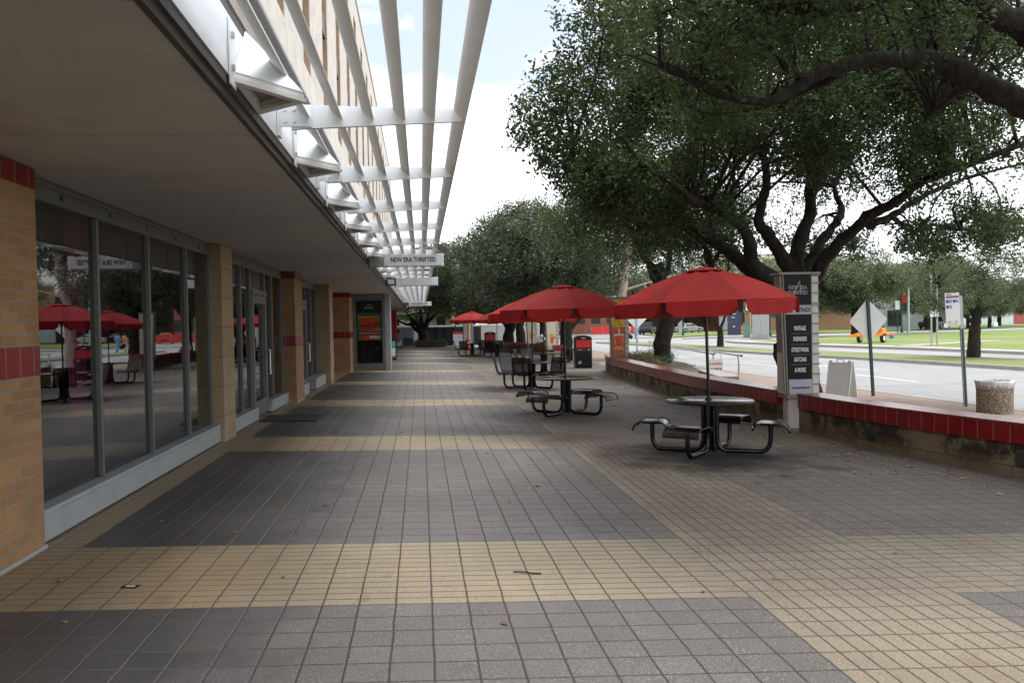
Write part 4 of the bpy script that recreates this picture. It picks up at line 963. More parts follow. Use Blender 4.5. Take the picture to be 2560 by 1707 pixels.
L_([(7.45,15.5,2.25),(7.71,15.8,2.71),(8.2,16.1,3.24),(8.65,16.4,3.64),(8.92,16.7,3.98),(9.0,17.1,4.5),(9.5,17.6,5.1)], .20, .05)
L_([(7.5,15.4,2.1),(7.63,15.17,2.55),(7.73,14.83,2.94),(7.98,14.5,3.28),(8.16,14.17,3.53),(8.39,13.83,3.68),(8.6,13.5,3.94),(8.8,13.17,4.05),(9.2,12.83,4.2),(10,12.5,4.5),(11,12.2,5)], .21, .05)
L_([(8.2,14.3,3.35),(8.64,15,3.46),(9.16,15.3,3.59),(9.7,15.6,3.85),(10.38,15.9,4.16),(11.07,16.2,4.4),(12,16.6,4.7)], .15, .04)
L_([(9.1,15.25,3.6),(9.29,15.2,3.53),(9.48,15.07,3.3),(9.86,14.93,3.41),(10.3,14.8,3.3),(10.8,14.7,3.2)], .06, .02)
L_ = _L
def outside_left(c, r):           # the crowns end along a slope that leaves open sky over the walk
    e = (c[2]-1.65)/c[1]; lim = .118+.47*(e-.21) if e > .21 else .118+1.1*max(0., .17-e)
    return c[0]-.62*r < lim*c[1]
g = np.random.default_rng(11); PC = []; PR = []; PN = []
while len(PC) < 150:
    d = g.normal(size=3); d /= np.linalg.norm(d); rr = g.random()**.38
    c = np.array([7.05,15.6,5.6])+d*rr*np.array([4.6,4.9,3.1])
    if c[2] < 3.75+.22*max(0,c[0]-6) - .55*(c[0]>9.5): continue
    # an open middle under the crown where the limbs show
    if c[2] < 4.7 and 5.6 < c[0] < 9.3 and 13.6 < c[1] < 18.0: continue
    if c[2] < 5.6 and g.random() < .30: continue
    r = .55+.5*g.random()
    if outside_left(c, r): continue
    PC.append(c); PR.append(r); PN.append(int((1700 if c[0] < 4.9 else 1050)*r*r))
for c,r,n_ in [((2.55,13.2,4.3),.75,900),((2.2,13.6,4.9),.8,900),((2.75,12.6,3.85),.6,600),((3.3,12.2,3.85),.6,600),((3.4,13.8,3.95),.6,500),((4.2,13.2,4.0),.7,500),((4.9,14.2,4.0),.6,400),((2.6,14.0,5.6),.9,900),((3.0,13.0,6.4),.9,900),
               ((3.6,13.2,3.45),.55,520),((4.2,13.6,3.5),.55,480),((3.0,12.7,3.5),.5,420),((4.9,13.0,3.35),.5,360),((5.4,15.2,3.5),.6,420),((4.4,15.2,3.6),.6,480),((5.8,16.6,3.3),.6,420),((4.9,16.8,3.4),.6,420),((6.6,17.2,3.2),.6,380),((7.4,18.2,3.6),.8,600),((8.6,18.3,3.5),.8,600),((9.6,17.8,3.3),.7,500),((9.0,14.2,3.15),.5,330),((10.0,13.6,3.4),.55,380),((10.6,16.4,3.1),.6,450),((11.2,17.4,3.4),.7,520),((12.0,15.6,3.3),.6,450),((12.6,16.6,3.6),.7,520),((8.2,13.4,4.3),.6,420),((6.9,13.4,4.5),.6,420),((9.8,12.9,4.4),.6,450),((7.0,18.6,4.6),.7,330),((8.0,18.9,4.9),.7,330),((9.0,18.6,4.5),.7,330),((7.6,18.2,5.6),.7,330),((8.8,18.4,5.6),.7,330),((6.2,18.4,5.2),.7,330),((9.8,18.0,5.0),.7,330),((9.6,15,3.2),.5,350),((10.3,15,3.15),.55,400),((10.9,14.8,3.1),.55,400),((9.0,16.5,3.3),.5,300),((11.4,15.5,3.5),.7,500),((8.4,17,3.1),.5,280),((6.4,17.8,3.5),.7,400),((5.3,17.5,3.6),.7,400),((11.8,16.5,3.9),.8,600),((12.4,15,4.5),.9,700)]:
    if outside_left(c, r*.8): continue
    PC.append(np.array(c)); PR.append(r); PN.append(int(n_*(1.7 if c[0] < 4 else 1.05)))
twigs(tb, [p for p in LPTS if p.z > 2.6], PC)
tb.build('trunk', M['bark'], oakA, world=True)
leaf_object('crown', PC, PR, [int(q*1.6) for q in PN], .078, M['oakleaf'], oakA, seed=3, origin=OA)
# -- foreground oak whose limb arches in from the right
OB = (11.0,8.8,-.15); oakB = thing('oak_tree', 'nearest oak with one thick dark limb arching in from the upper right', 'tree', OB)
tb = MB(); LPTS = []
L_([(11.0,8.8,-.15),(10.9,8.8,1.0),(10.4,8.8,2.0),(9.4,8.7,2.8)], .45, .30, n=12)
L_([(9.8,8.75,2.5),(8.6,8.65,3.2),(7.15,8.5,3.77),(6.64,8.45,3.94),(6.14,8.4,4.14),(5.72,8.35,4.32),(5.43,8.3,4.37),(5.02,8.25,4.35),(4.61,8.2,4.31),(4.22,8.15,4.19),(3.83,8.1,4.01),(3.5,8.05,3.85),(3.0,8.0,3.9),(2.4,8.0,4.2)], .20, .03)
L_([(10.2,8.8,2.2),(8.4,8.2,3.5),(6.31,7.6,4.25),(5.9,7.55,4.47),(5.6,7.5,4.58),(5.37,7.5,4.7),(4.9,7.5,4.85),(4.2,7.6,4.65),(3.6,7.6,4.6),(3.0,7.6,4.7)], .20, .03)
L_([(3.95,8.08,4.08),(3.74,8.1,4.21),(3.68,8.15,4.37),(3.5,8.2,4.5),(3.1,8.3,4.8)], .05, .02)
L_([(4.4,8.2,4.2),(4.1,8.6,4.1),(3.6,9.1,4.0),(3.1,9.5,4.2)], .06, .02); L_([(5.2,7.5,4.75),(4.4,7.1,5.2),(3.4,6.8,5.5)], .07, .02); L_([(6.0,8.4,4.2),(6.3,9.4,4.2),(6.8,10.4,4.3)], .07, .02)
PC = []; PR = []; PN = []; g = np.random.default_rng(5)
while len(PC) < 130:
    c = np.array([g.uniform(1.9,9.5), g.uniform(6.2,10.6), g.uniform(4.25,7.0)])
    lim = 1.95+.30*(c[1]-6.2)+.12*(c[2]-4.2)
    if c[0] < lim+.25: continue
    if c[0] > 4.8 and c[2] < 4.9 and g.random() < .55: continue
    if 4.9 < c[0] < 6.8 and c[2] < 5.3 and g.random() < .45: continue
    if c[0] > 3.6 and c[1] < 8.7 and 3.6 < c[2]*8.2/c[1]-.15*(8.2-c[1]) < 4.75: continue
    r = .4+.4*g.random()
    if outside_left(c, r): continue
    PC.append(c); PR.append(r); PN.append(int((1700 if c[0] < 4.3 else 950)*r*r))
for c,r,n_ in [((2.3,7.6,4.55),.5,420),((2.75,7.3,4.25),.45,330),((2.9,8.2,4.05),.42,300),((3.2,8.6,3.85),.4,240),((3.3,7.2,4.9),.55,380),((2.5,8.5,4.9),.6,480),((2.7,9.2,4.5),.5,330),((4.0,8.8,3.95),.35,150)]:
    if outside_left(c, r*.8): continue
    PC.append(np.array(c)); PR.append(r); PN.append(int(n_*1.8))
twigs(tb, LPTS, PC, .022); tb.build('trunk', M['bark'], oakB, world=True)
leaf_object('crown', PC, PR, [int(q*1.2) for q in PN], .060, M['oakleaf'], oakB, seed=9, origin=OB)
# -- generic oaks
def oak(name, label, loc, trunk, limbs, crown, npads, L, mat, seed, group=None, tr=.28, dens=1000, bark_='bark', zmin=None, padr=(.6,.6), flat=.75, fold=False, shell=.45):
    t = thing(name, label, 'tree', loc, 0, group); global tb, LPTS
    tb = MB(); LPTS = []
    L_(trunk, tr, tr*.7, n=10)
    for l in limbs: L_(l, tr*.5, tr*.10)
    (cx,cy,cz),(rx,ry,rz) = crown; g = np.random.default_rng(seed); C = []; R = []; N = []
    top = Vector(trunk[-1]) if trunk else Vector((cx,cy,cz-rz))
    while len(C) < npads:
        d = g.normal(size=3); d /= np.linalg.norm(d); c = np.array([cx,cy,cz])+d*g.random()**.33*np.array([rx,ry,rz])
        if zmin is not None and c[2] < zmin: continue
        r = padr[0]+padr[1]*g.random(); C.append(c); R.append(r); N.append(int(dens*r*r))
    if not limbs:
        for k in range(7):
            a = k*.9+seed; e = Vector((cx+rx*.7*math.cos(a), cy+ry*.7*math.sin(a), cz+rz*.1*math.sin(k*2))); L_([top, top.lerp(e,.4)+Vector((0,0,.35)), e], tr*.5, tr*.12)
    twigs(tb, [p for p in LPTS if p.z > top.z*.8], C, tr*.09)
    tb.build('trunk', M[bark_], t); leaf_object('crown', C, R, N, L, mat, t, flat=flat, seed=seed, fold=fold, shell=shell)
    return t
oak('oak_tree','leaning dark oak growing in the planter bed behind the nearest parasol',(7.72,26,.3),[(0,0,-.05),(.05,0,.6),(.2,0,1.35),(.33,0,1.62),(.22,0,2.12),(0,0,2.63),(-.1,0,3.2)],
    [[(.28,0,1.25),(.6,0,1.45),(1.1,.2,1.7),(1.7,.3,2.2),(2.4,.3,3.0)],[(0,0,2.6),(.3,0,3.2),(.4,.1,4),(.8,0,5)],[(-.05,0,2.9),(-.5,.2,3.5),(-.9,.3,4.4),(-1.6,.2,5.2)],[(.1,0,2.3),(-.35,-.2,2.8),(-.6,-.3,3.5)]],
    ((-.1,.3,4.9),(3.4,3.2,2.1)),55,.085,M['oakleaf'],21,tr=.30,dens=1150,zmin=2.9)
GF = 'oaks along the far end of the seat walls'
oak('oak_tree','oak with forked trunk right behind the near black bin',(6.9,39,-.15),[(0,0,0),(0,0,1.2),(.05,0,2.1),(-.1,0,2.9)],[[(.1,0,1.25),(.28,0,1.6),(.7,.2,2.0),(1.4,.4,2.9)],[(0,0,2.3),(-.7,0,3.1),(-1.6,.2,3.6)],[(0,0,2.6),(.4,-.3,3.5),(.6,-.6,4.6)]],((-.5,.6,5.1),(4.6,3.8,2.3)),62,.15,M['oakfar'],31,GF,.35,900,zmin=2.9,padr=(.7,.6),shell=.22)
oak('oak_tree','straight dark oak trunk standing just left of the nearer fries sign',(7.3,48.7,-.15),[(0,0,0),(0,0,1.3),(0,0,2.3)],[],((-.6,.5,4.7),(4.2,3.5,2.2)),50,.17,M['oakfar'],32,GF,.37,760,zmin=2.7,padr=(.75,.7),shell=.22)
oak('oak_tree','curving dark oak trunk beside the farther fries sign',(6.75,55.5,-.15),[(0,0,0),(-.05,0,1.2),(-.13,0,1.5),(.1,0,2.2)],[],((-.2,1,4.8),(3.8,3.2,2.2)),40,.17,M['oakfar'],33,GF,.36,720,zmin=2.6,padr=(.75,.7),shell=.22)
oak('oak_tree','thick forked oak left of the fries signs behind the wall',(5.95,56.5,-.15),[(0,0,0),(.05,0,1.2),(.2,0,1.5),(.4,0,2.1)],[[(.1,0,1.3),(-.3,0,1.9),(-1,0,2.7)],[(.3,0,1.9),(.8,0,2.7),(1.5,0,3.4)]],((-1.2,1,5.2),(3.6,3.6,2.6)),46,.17,M['oakfar'],34,GF,.42,720,zmin=2.7,padr=(.75,.7),shell=.22)
oak('oak_tree','spreading oak at the far end of the walk behind the clipped hedge',(.25,66,.05),[(0,0,0),(-.02,0,.6),(-.12,0,1.15),(-.1,0,1.5)],
    [[(-.15,0,1.1),(-.5,0,1.6),(-.9,0,2.1),(-1.4,0,2.7)],[(.0,0,1.2),(.25,-.4,1.8),(.65,-.8,2.25),(1.2,-1.2,2.7),(1.9,-1.8,3.1)],[(-.1,0,1.3),(-.2,0,2.1),(-.3,0,3)],[(-.2,0,1.1),(-.6,0,1.3),(-1.0,0,1.68),(-1.5,0,1.75),(-2.1,0,2.1)],[(0,0,1.4),(.3,.3,2.2),(.5,.6,3.2)]],((1.2,-1.5,5.0),(3.9,4.6,2.6)),52,.18,M['oakfar'],35,GF,.52,720,zmin=2.8,padr=(.8,.8),shell=.22)
dt = thing('bare_trunk','pale bare trunk rising behind the second parasol','tree',(9.3,38,-.15)); tb = MB(); LPTS = []
L_([(0,0,0),(0,0,1.5),(.09,0,2.9),(.2,0,3.56),(.36,0,4.5),(.45,0,5.6),(.4,0,7)], .27, .17, n=12); tb.build('trunk', M['palebark'], dt)
tb = MB(); L_([(.2,0,3.3),(.9,.1,3.5),(1.9,.2,3.75),(2.9,.3,4.0)], .07,.03); L_([(1.2,.1,3.55),(1.5,0,3.2),(1.7,0,2.7),(2.0,0,2.4)], .035,.012); L_([(1.7,.1,3.6),(2.3,0,3.4),(2.8,0,3.0)], .035,.012); tb.build('dead_branch', M['palebark'], dt)
# hedge, shrubs
def hedge_(name, label, x0,x1,y0,y1,z0,z1, mat, N, L, cat):
    t = thing(name, label, cat, ((x0+x1)/2,(y0+y1)/2,z0)); MB().box(x0+.06,x1-.06,y0+.06,y1-.06,z0,z1-.06).build('stems', M['soil'], t, world=True)
    g = np.random.default_rng(4); C = np.stack([g.uniform(x0+.05,x1-.05,N//10), g.uniform(y0+.05,y1-.05,N//10), g.uniform(z0+.08,z1-.06,N//10)],1)
    leaf_object('foliage', C, [.12]*len(C), [10]*len(C), L, mat, t, seed=6, origin=t.location, fold=False); return t
hedge_('hedge','low clipped green hedge across the far end of the walk',-.55,1.9,63.2,64.4,.02,.52,M['hedge'],9000,.07,'hedge')
g = np.random.default_rng(14); C = []
while len(C) < 900:
    y = g.uniform(22.2,31.5); xw = np.interp(y, [p[1] for p in WALL], [p[0] for p in WALL]); x = g.uniform(xw+.5, xw+.5+min(2.3,max(.1,(y-22)*.32)))
    if x > 8.8: continue
    C.append((x,y,.32+.16*g.random()*min(1,(y-20)/3 if y>20.5 else .2)))
sh = leaf_object('ground_cover', C, [.16]*900, [16]*900, .055, M['shrub'], None, seed=15, fold=False); sh['kind'] = 'stuff'
# fallen leaves and little debris
C = []; g = np.random.default_rng(22)
def wx(y): return float(np.interp(y, [p[1] for p in WALL], [p[0] for p in WALL]))
for _ in range(210):
    y = g.uniform(6.5,27); x = wx(y)-.03-abs(g.normal())*.45; C.append((x,y))
for cx,cy,n_,sd in ((4.95,12.9,34,.16),(5.35,9.9,30,.2),(5.8,8.6,26,.25),(5.0,11.6,18,.2),(4.6,16.0,16,.3)):
    for _ in range(n_): C.append((cx+g.normal()*sd*1.4, cy+g.normal()*sd))
for _ in range(80): C.append((g.uniform(-2.5,5.5), g.uniform(4.0,20)))
for q in [(-1.62,6.62),(-1.5,6.75),(-1.9,6.7),(-2.35,5.55),(-2.0,4.8),(-2.3,4.35),(-2.2,7.2),(-1.75,7.3)]: C.append(q)
lit = MB(); rv = []
for x,y in C:
    s_ = random.uniform(.014,.034)*(1.25 if x > 3.5 else 1); a = random.random()*6.28; z = gz(x)+.006; c_,n2 = math.cos(a), math.sin(a); l = s_*1.0; w = s_*.42; cu = random.uniform(.1,.5)*s_
    pt_ = lambda u,v,h: (x+u*c_-v*n2, y+u*n2+v*c_, z+h)
    lit.add([pt_(-l,0,0),pt_(-l*.3,w,cu),pt_(l*.5,w*.8,cu*.7),pt_(l,0,.0),pt_(l*.5,-w*.8,cu*.4),pt_(-l*.3,-w,cu*.8)], [(0,1,2,3),(0,3,4,5)])
    rv += [random.random()]*2
lo = lit.build('fallen_leaves', M['litter']); at = lo.data.attributes.new('rnd','FLOAT','FACE'); at.data.foreach_set('value', [v*.98 for v in rv]); lo['kind'] = 'stuff'
cd = MB().box(-.052,.052,-.03,.03,0,.002).build('dropped_card', M['glossblack']); cd.location = (-1.86,5.42,gz(-1.86)+.003); cd.rotation_euler = (0,.018,D2R(-12)); tag(cd,'small black printed card dropped on the yellow paving band','card')
MB().box(-.03,.03,-.013,.013,.0022,.003).build('print', M['textwhite'], cd)
tw = MB().tube(smooth_path([(-.09,.03,.006),(-.03,.015,.008),(.03,-.02,.006),(.09,-.035,.006)],3), .005, 6).build('twig', M['bark']); tw.location = (.67,5.42,gz(.67)+.002); tag(tw,'short dark twig lying on the yellow paving band','twig')
# ------------------------------------------------------------------ street trees
oak('street_tree','slim forked tree on the median under the nearest parasol',(19.7,52.8,-.1),[(0,0,0),(0,0,1.0),(-.02,0,1.25)],[[(0,0,1.1),(-.3,0,1.7),(-.7,0,2.5),(-1.2,0,3.2)],[(0,0,1.15),(.3,0,1.9),(.55,0,2.6),(1.0,.3,3.4)]],((0,0,4.0),(2.6,2.6,1.7)),34,.12,M['parkleaf'],41,None,.24,700,zmin=2.3)
oak('street_tree','rounded airy tree on the median to the right of the bus stop sign',(22.9,32.1,-.1),[(0,0,0),(.06,0,.9),(.12,0,1.5),(.2,0,1.9)],
    [[(.1,0,1.4),(-.15,0,1.6),(-.6,0,1.85),(-1.3,0,2.0)],[(.2,0,1.75),(.7,0,2.05),(1.4,0,2.2),(2.2,0,2.7)],[(.2,0,1.8),(.15,0,2.6),(-.2,0,3.4)],[(.2,0,1.85),(.5,.3,2.6),(.8,.4,3.4)],[(.15,0,1.7),(-.5,.2,2.5),(-1.4,.3,3.1)]],
    ((.2,0,3.2),(2.9,2.6,1.6)),70,.085,M['parkleaf'],42,None,.26,1000,zmin=2.0,padr=(.4,.45))
GP = 'trees around the park lawn'
pk = oak('park_tree','big rounded park tree standing behind the diamond road sign',(43.5,79,-.05),[(0,0,0),(.1,0,1.4),(0,0,2.4)],[],((0,0,5.2),(5.2,4.6,2.9)),56,.24,M['parkleaf'],51,GP,.42,440,zmin=2.4,padr=(.9,.9),shell=.25)
for x,y,s,r,lb in [(38.5,82,.92,2,'broad dark tree right beside the thrift pylon across the street'),(58,88,1.0,1.2,'wide park tree spreading left of the bus stop sign'),(69.6,107,1.15,3,'park tree shading the dark parked suv'),(78.1,110.6,.7,4,'thin park tree before the red cladding panel'),
     (83.9,114,.75,5,'small park tree against the white cladding right of the red panel'),(96.7,129,.95,.6,'pale trunked tree before the blue cladding'),(97,122,.9,2.2,'tree at the far right end of the park road'),(50,110,1.25,.3,'tall tree behind the white storage shed'),(62,126,1.3,1.9,'large tree behind the parked white car')]:
    dup(pk, (x,y,-.1), r, lb, GP, s)
GB = 'dark trees behind the car park'
for i,(x,y,s,r,lb) in enumerate([(26,135,1.5,1,'dark background tree behind the red brick hall, left one'),(37,132,1.35,2,'dark background tree above the silver car'),(44,136,1.2,3.4,'dark background tree right of the silver car'),
     (18,118,1.5,.4,'background tree beyond the traffic signals'),(10,112,1.5,1.4,'tall background tree beyond the second parasol'),(4.5,104,1.45,2.4,'background tree left of the far parasols'),(-1,112,1.3,3.1,'background tree behind the far fence near the building end'),(8,128,1.6,4,'farthest background tree in line with the seat wall'),(14.5,100,1.1,5,'background tree beside the signal pole')]):
    dup(pk, (x,y,-.2), r, lb, GB, s)
bush = thing('conical_shrub','small cone shaped green shrub in front of the cream building','shrub',(-2.6,88,-.1)); leaf_object('foliage',[(0,0,z) for z in (.3,.6,.9,1.2,1.5)]*4,[.42,.38,.32,.24,.14]*4,[60]*20,.1,M['hedge'],bush,seed=8,fold=False); MB().tube([(0,0,-.1),(0,0,1.2)],.04,6).build('stem',M['bark'],bush)
# ------------------------------------------------------------------ vehicles
def car(name, label, loc, rz, paint, kind='sedan', scale=1., group='cars parked across the street'):
    t = thing(name, label, 'car', loc, rz, group)
    if kind == 'sedan':
        body = [(-2.25,.30),(-2.28,.62),(-2.15,.90),(-1.5,.97),(1.0,.93),(2.0,.80),(2.25,.62),(2.27,.32),(1.85,.24),(-1.8,.24)]
        cab = [(-1.75,.93),(-1.15,1.36),(-.5,1.45),(.15,1.42),(1.05,.92)]; h = 1.45
    else:
        body = [(-2.3,.36),(-2.35,.75),(-2.28,1.08),(-1.5,1.12),(1.0,1.10),(2.1,1.02),(2.3,.82),(2.3,.4),(1.85,.3),(-1.8,.3)]
        cab = [(-2.2,1.08),(-2.0,1.70),(-1.0,1.78),(.1,1.74),(1.05,1.10)]; h = 1.75
    if kind == 'pickup': cab = [(-.7,1.1),(-.6,1.72),(.2,1.76),(.6,1.72),(1.2,1.1)]
    mb = MB(); mb.prism(body, -.88, .88, 'y'); mb.build('body', M[paint], t, bevel=.07, seg=3)
    c = MB(); n = len(cab); vs = []
    for s in (-1,1):
        for x,z in cab: vs.append((x, s*(.84-.20*(z-cab[0][1])/(h-cab[0][1])), z))
    c.add(vs, [tuple(range(n))[::-1], tuple(range(n,2*n))]+[(i,(i+1)%n,n+(i+1)%n,n+i) for i in range(n)]); c.build('cabin', M[paint], t, bevel=.05)
    zb, zt = cab[0][1]+.05, h-.10
    w = MB()
    for s in (-1,1):
        def q(x,z): return (x, s*(.848-.20*(z-cab[0][1])/(h-cab[0][1])), z)
        xl, xr = cab[1][0], cab[-2][0]; bl, br = cab[0][0]+.28, cab[-1][0]-.25; mid = (xl+xr)/2
        for a0,a1,b0,b1 in ((bl,mid-.04,xl+.08,mid-.04),(mid+.04,br,mid+.04,xr+.02)):
            f = [q(a0,zb),q(a1,zb),q(b1,zt),q(b0,zt)]; w.add(f, [(0,1,2,3)] if s < 0 else [(3,2,1,0)])
    w.build('side_window', M['carglass'], t)
    g_ = MB()
    for (x0,z0),(x1,z1),e in ((cab[-2],cab[-1],.012),(cab[1],cab[0],-.012)):
        a, b = Vector((x0,0,z0)), Vector((x1,0,z1)); a2, b2 = a.lerp(b,.12), a.lerp(b,.92)
        ya = .80-.2*(a2.z-cab[0][1])/(h-cab[0][1]); yb = .80-.2*(b2.z-cab[0][1])/(h-cab[0][1]); g_.quad((a2.x+e,-ya+.08,a2.z+.012),(b2.x+e,-yb+.08,b2.z+.012),(b2.x+e,yb-.08,b2.z+.012),(a2.x+e,ya-.08,a2.z+.012))
    g_.build('windscreen', M['carglass'], t)
    for x in (-1.4,1.4):
        for s in (-1,1):
            wh = MB().tube([(x,s*.70,.33),(x,s*.905,.33)], .33, 20, smooth=False); o = wh.build('wheel', M['rubber'], t)
            MB().tube([(x,s*.90,.33),(x,s*.915,.33)], .20, 12, smooth=False).build('rim', M['galv'], o)
    for s in (-1,1):
        MB().box(-2.30,-2.2,s*.62-.16,s*.62+.16,.66,.80).build('tail_light', M['redbin'], t); MB().box(2.13,2.26,s*.62-.16,s*.62+.16,.62,.74).build('headlight', M['white'], t)
    if scale != 1: t.scale = (scale,)*3
    return t
M['silver'] = pm('silver_car_paint', (.45,.47,.50), .3, .03, 1, metal=.4); M['carblack'] = pm('black_car_paint', (.015,.016,.018), .2, .05, 1); M['carred'] = pm('red_car_paint', (.40,.03,.03), .3, .05, 1); M['carwhite'] = pm('white_car_paint', (.72,.74,.78), .3, .03, 1)
car('parked_car','silver sedan parked side on across the street',(41,123.3,-.15),D2R(25),'silver')
car('parked_car','black sedan parked behind the silver one',(37.8,125.0,-.15),D2R(30),'carblack')
car('parked_pickup','dark pickup truck seen beside the drink pylon',(31.2,111.5,-.15),D2R(65),'carblack','pickup')
car('parked_car','red car parked at the left edge near the drink pylon',(27.8,114,-.15),D2R(70),'carred')
car('parked_car','white sedan parked beyond the park lawn',(86.1,140.3,-.12),D2R(185),'carwhite')
car('parked_suv','dark suv parked under the park tree',(72.3,110.4,-.12),D2R(215),'carblack','suv')
car('parked_car','red car far down the street seen between trunks',(20.8,128,-.15),D2R(10),'carred'); car('moving_car','pale car far down the road past the fries signs',(9.6,92,-.2),D2R(95),'carwhite')
# message board trailers
def trailer(label, loc, rz, s=1., boardx=.9, bz=1.15):
    t = thing('message_trailer', label, 'trailer', loc, rz, 'orange roadside message board trailers'); t.scale = (s,)*3
    MB().box(-1.9,1.9,-.75,-.63,.55,.68).box(-1.9,1.9,.63,.75,.55,.68).box(-1.3,-1.18,-.63,.63,.55,.68).box(1.0,1.12,-.63,.63,.55,.68).box(-2.6,-1.9,-.06,.06,.55,.67).box(-2.0,-1.88,-1.0,1.0,.5,.62).box(1.85,2.0,-1.0,1.0,.5,.62).build('chassis', M['orange'], t)
    MB().box(-1.0,-.1,-.5,.5,.685,1.05).box(.9,1.7,-.5,.5,.685,1.1).build('battery_box', M['orange'], t, bevel=.03)
    for y in (-.9,.9):
        o = MB().tube([(0,y-.1,.34),(0,y+.1,.34)], .34, 18, smooth=False).build('wheel', M['rubber'], t); MB().tube([(0,y-.115,.34),(0,y+.115,.34)], .19, 12, smooth=False).build('rim', M['white'], o)
        MB().prism([(-.5,.55),(-.42,.75),(.42,.75),(.5,.55),(.44,.55),(.38,.70),(-.38,.70),(-.44,.55)], y-.14, y+.14, 'y').build('mudguard', M['orange'], t)
    MB().box(boardx-.12,boardx+.12,-.12,.12,.69,bz).build('mast', M['blackmatt'], t); MB().box(boardx-1.2,boardx+1.2,-.12,.12,bz,bz+1.55).build('board_case', M['blackmatt'], t, bevel=.03)
    M.setdefault('screen', pm('grey_display_face', (.10,.14,.15), .35, .1, 3)); MB().box(boardx-1.1,boardx+1.1,-.135,-.122,bz+.1,bz+1.45).build('display', M['screen'], t)
trailer('orange message board trailer on the lawn behind the diamond sign',(30.6,53.4,-.06),D2R(38),.88,1.15)
trailer('distant orange message board trailer left of the thrift pylon',(41.0,102.5,-.1),D2R(80),1.0,-.6)
# kiosks, cabinets, posts
kx = thing('wayfinding_sign','tall navy wayfinding totem with white arrows beyond the median','sign',(36.2,92.5,-.1),D2R(-25)); MB().box(-.75,.75,-.2,.2,0,1.55).build('base', M['navy'], kx, bevel=.02); MB().box(-.78,.78,-.22,.22,1.56,4.3).build('panel', M['bldggrey'] if False else M['navy'], kx, bevel=.02); MB().box(-.78,.78,-.225,.225,4.303,4.42).build('cap', M['sheetred'], kx)
mb = MB()
for z,w in ((3.5,.5),(3.1,.7),(2.8,.6),(2.4,.55),(2.0,.4)): mb.box(-.3,-.3+w,-.23,-.2205,z,z+.09)
mb.build('lettering', M['textwhite'], kx); MB().prism([(-.1,3.9),(.15,4.08),(.15,3.95),(.5,3.95),(.5,3.85),(.15,3.85),(.15,3.72)], -.23,-.2205,'y').build('arrow', M['textwhite'], kx); MB().box(-.1,.1,-.23,-.2005,.9,1.1).build('emblem', M['textwhite'], kx)
gc = thing('utility_cabinet','grey metal utility cabinet by the side street corner','cabinet',(31.6,74.2,-.07),D2R(-25)); MB().box(-.75,.75,-.5,.5,.12,2.15).build('body', M['greycab'], gc, bevel=.03); MB().box(-.9,.9,-.65,.65,-.1,.117).build('plinth', M['concrete'], gc); MB().box(-.7,-.01,-.52,-.503,.3,2.0).box(.01,.7,-.52,-.503,.3,2.0).build('door', M['greycab'], gc, bevel=.01)
gc = thing('utility_cabinet','low green utility box beside the grey cabinet','cabinet',(30.6,75,-.07),D2R(-25)); MB().box(-.35,.35,-.35,.35,0,1.35).build('body', M['greencab'], gc, bevel=.03); MB().box(-.38,.38,-.38,.38,1.353,1.42).build('lid', M['greencab'], gc)
def lamp_post(label, loc, h=5.0, banner=False, col='greenpost'):
    t = thing('lamp_post', label, 'lamp post', loc, 0); MB().lathe([(.14,0),(.14,.35),(.09,.5),(.07,.7),(.055,h)],10).build('pole', M[col], t); MB().lathe([(.05,h),(.2,h+.1),(.25,h+.5),(.1,h+.75),(0,h+.8)],10).build('lantern', M[col], t)
    if banner: MB().box(.1,.62,-.015,.015,h-1.7,h-.3).build('banner', M['sheetred'], t); MB().box(.22,.5,-.022,-.0155,h-.8,h-.5).build('emblem', M['textwhite'], t); MB().tube([(.05,0,h-.28),(.65,0,h-.28)],.015,5).tube([(.05,0,h-1.72),(.65,0,h-1.72)],.015,5).build('bracket', M[col], t)
    return t
lamp_post('dark green lamp post with red banner beside the grey cabinet',(32.7,74.6,-.07),4.6,True); lamp_post('dark lamp post in front of the silver car',(31.4,96.6,-.1),5); lamp_post('dark lamp post with red banner on the park road',(53.3,86.7,-.1),5.0,True)
def post(name,label,cat,loc,h,r,mat='galv',plate=None,pm_='signwhite',pz=None):
    t = thing(name,label,cat,loc); MB().tube([(0,0,-.05),(0,0,h)], r, 8).build('post', M[mat], t)
    if plate: MB().box(-plate[0]/2,plate[0]/2,-r-.02,-r-.004,(pz or h)-plate[1],(pz or h)).build('plate', M[pm_], t)
    return t
t = post('turn_sign','white right turn arrow sign near the grey cabinet','road sign',(29.9,72.5,-.07),3.6,.035,'galv',(.85,1.0)); mb = MB().prism([(-.2,2.75),(-.1,2.75),(-.1,3.0),(.05,3.15),(.05,3.05),(.25,3.22),(.05,3.4),(.05,3.28),(-.2,3.08)],-.07,-.056,'y'); mb.build('arrow', M['textblack'], t)
post('small_sign','small white sign on the post beside the red banner','road sign',(53.05,87.1,-.1),3.6,.05,'greenpost',(.55,1.0)); post('steel_post','plain square steel post standing on the lawn by the diamond sign','post',(47.8,76.6,-.06),4.6,.13)
t = thing('pole_sign','two thin steel poles of a sign frame standing on the lawn','post',(30.4,46.1,-.06)); MB().tube([(-.18,0,0),(-.18,0,4.2)],.05,8).build('pole',M['galv'],t); MB().tube([(.18,0,0),(.18,0,4.3)],.05,8).build('pole',M['galv'],t); MB().box(-.25,.25,-.05,.05,1.7,2.1).build('plate',M['signwhite'],t)
post('hooked_stake','bent thin steel stake on the median behind the diamond sign','post',(20.6,36.0,-.1),1.25,.03)
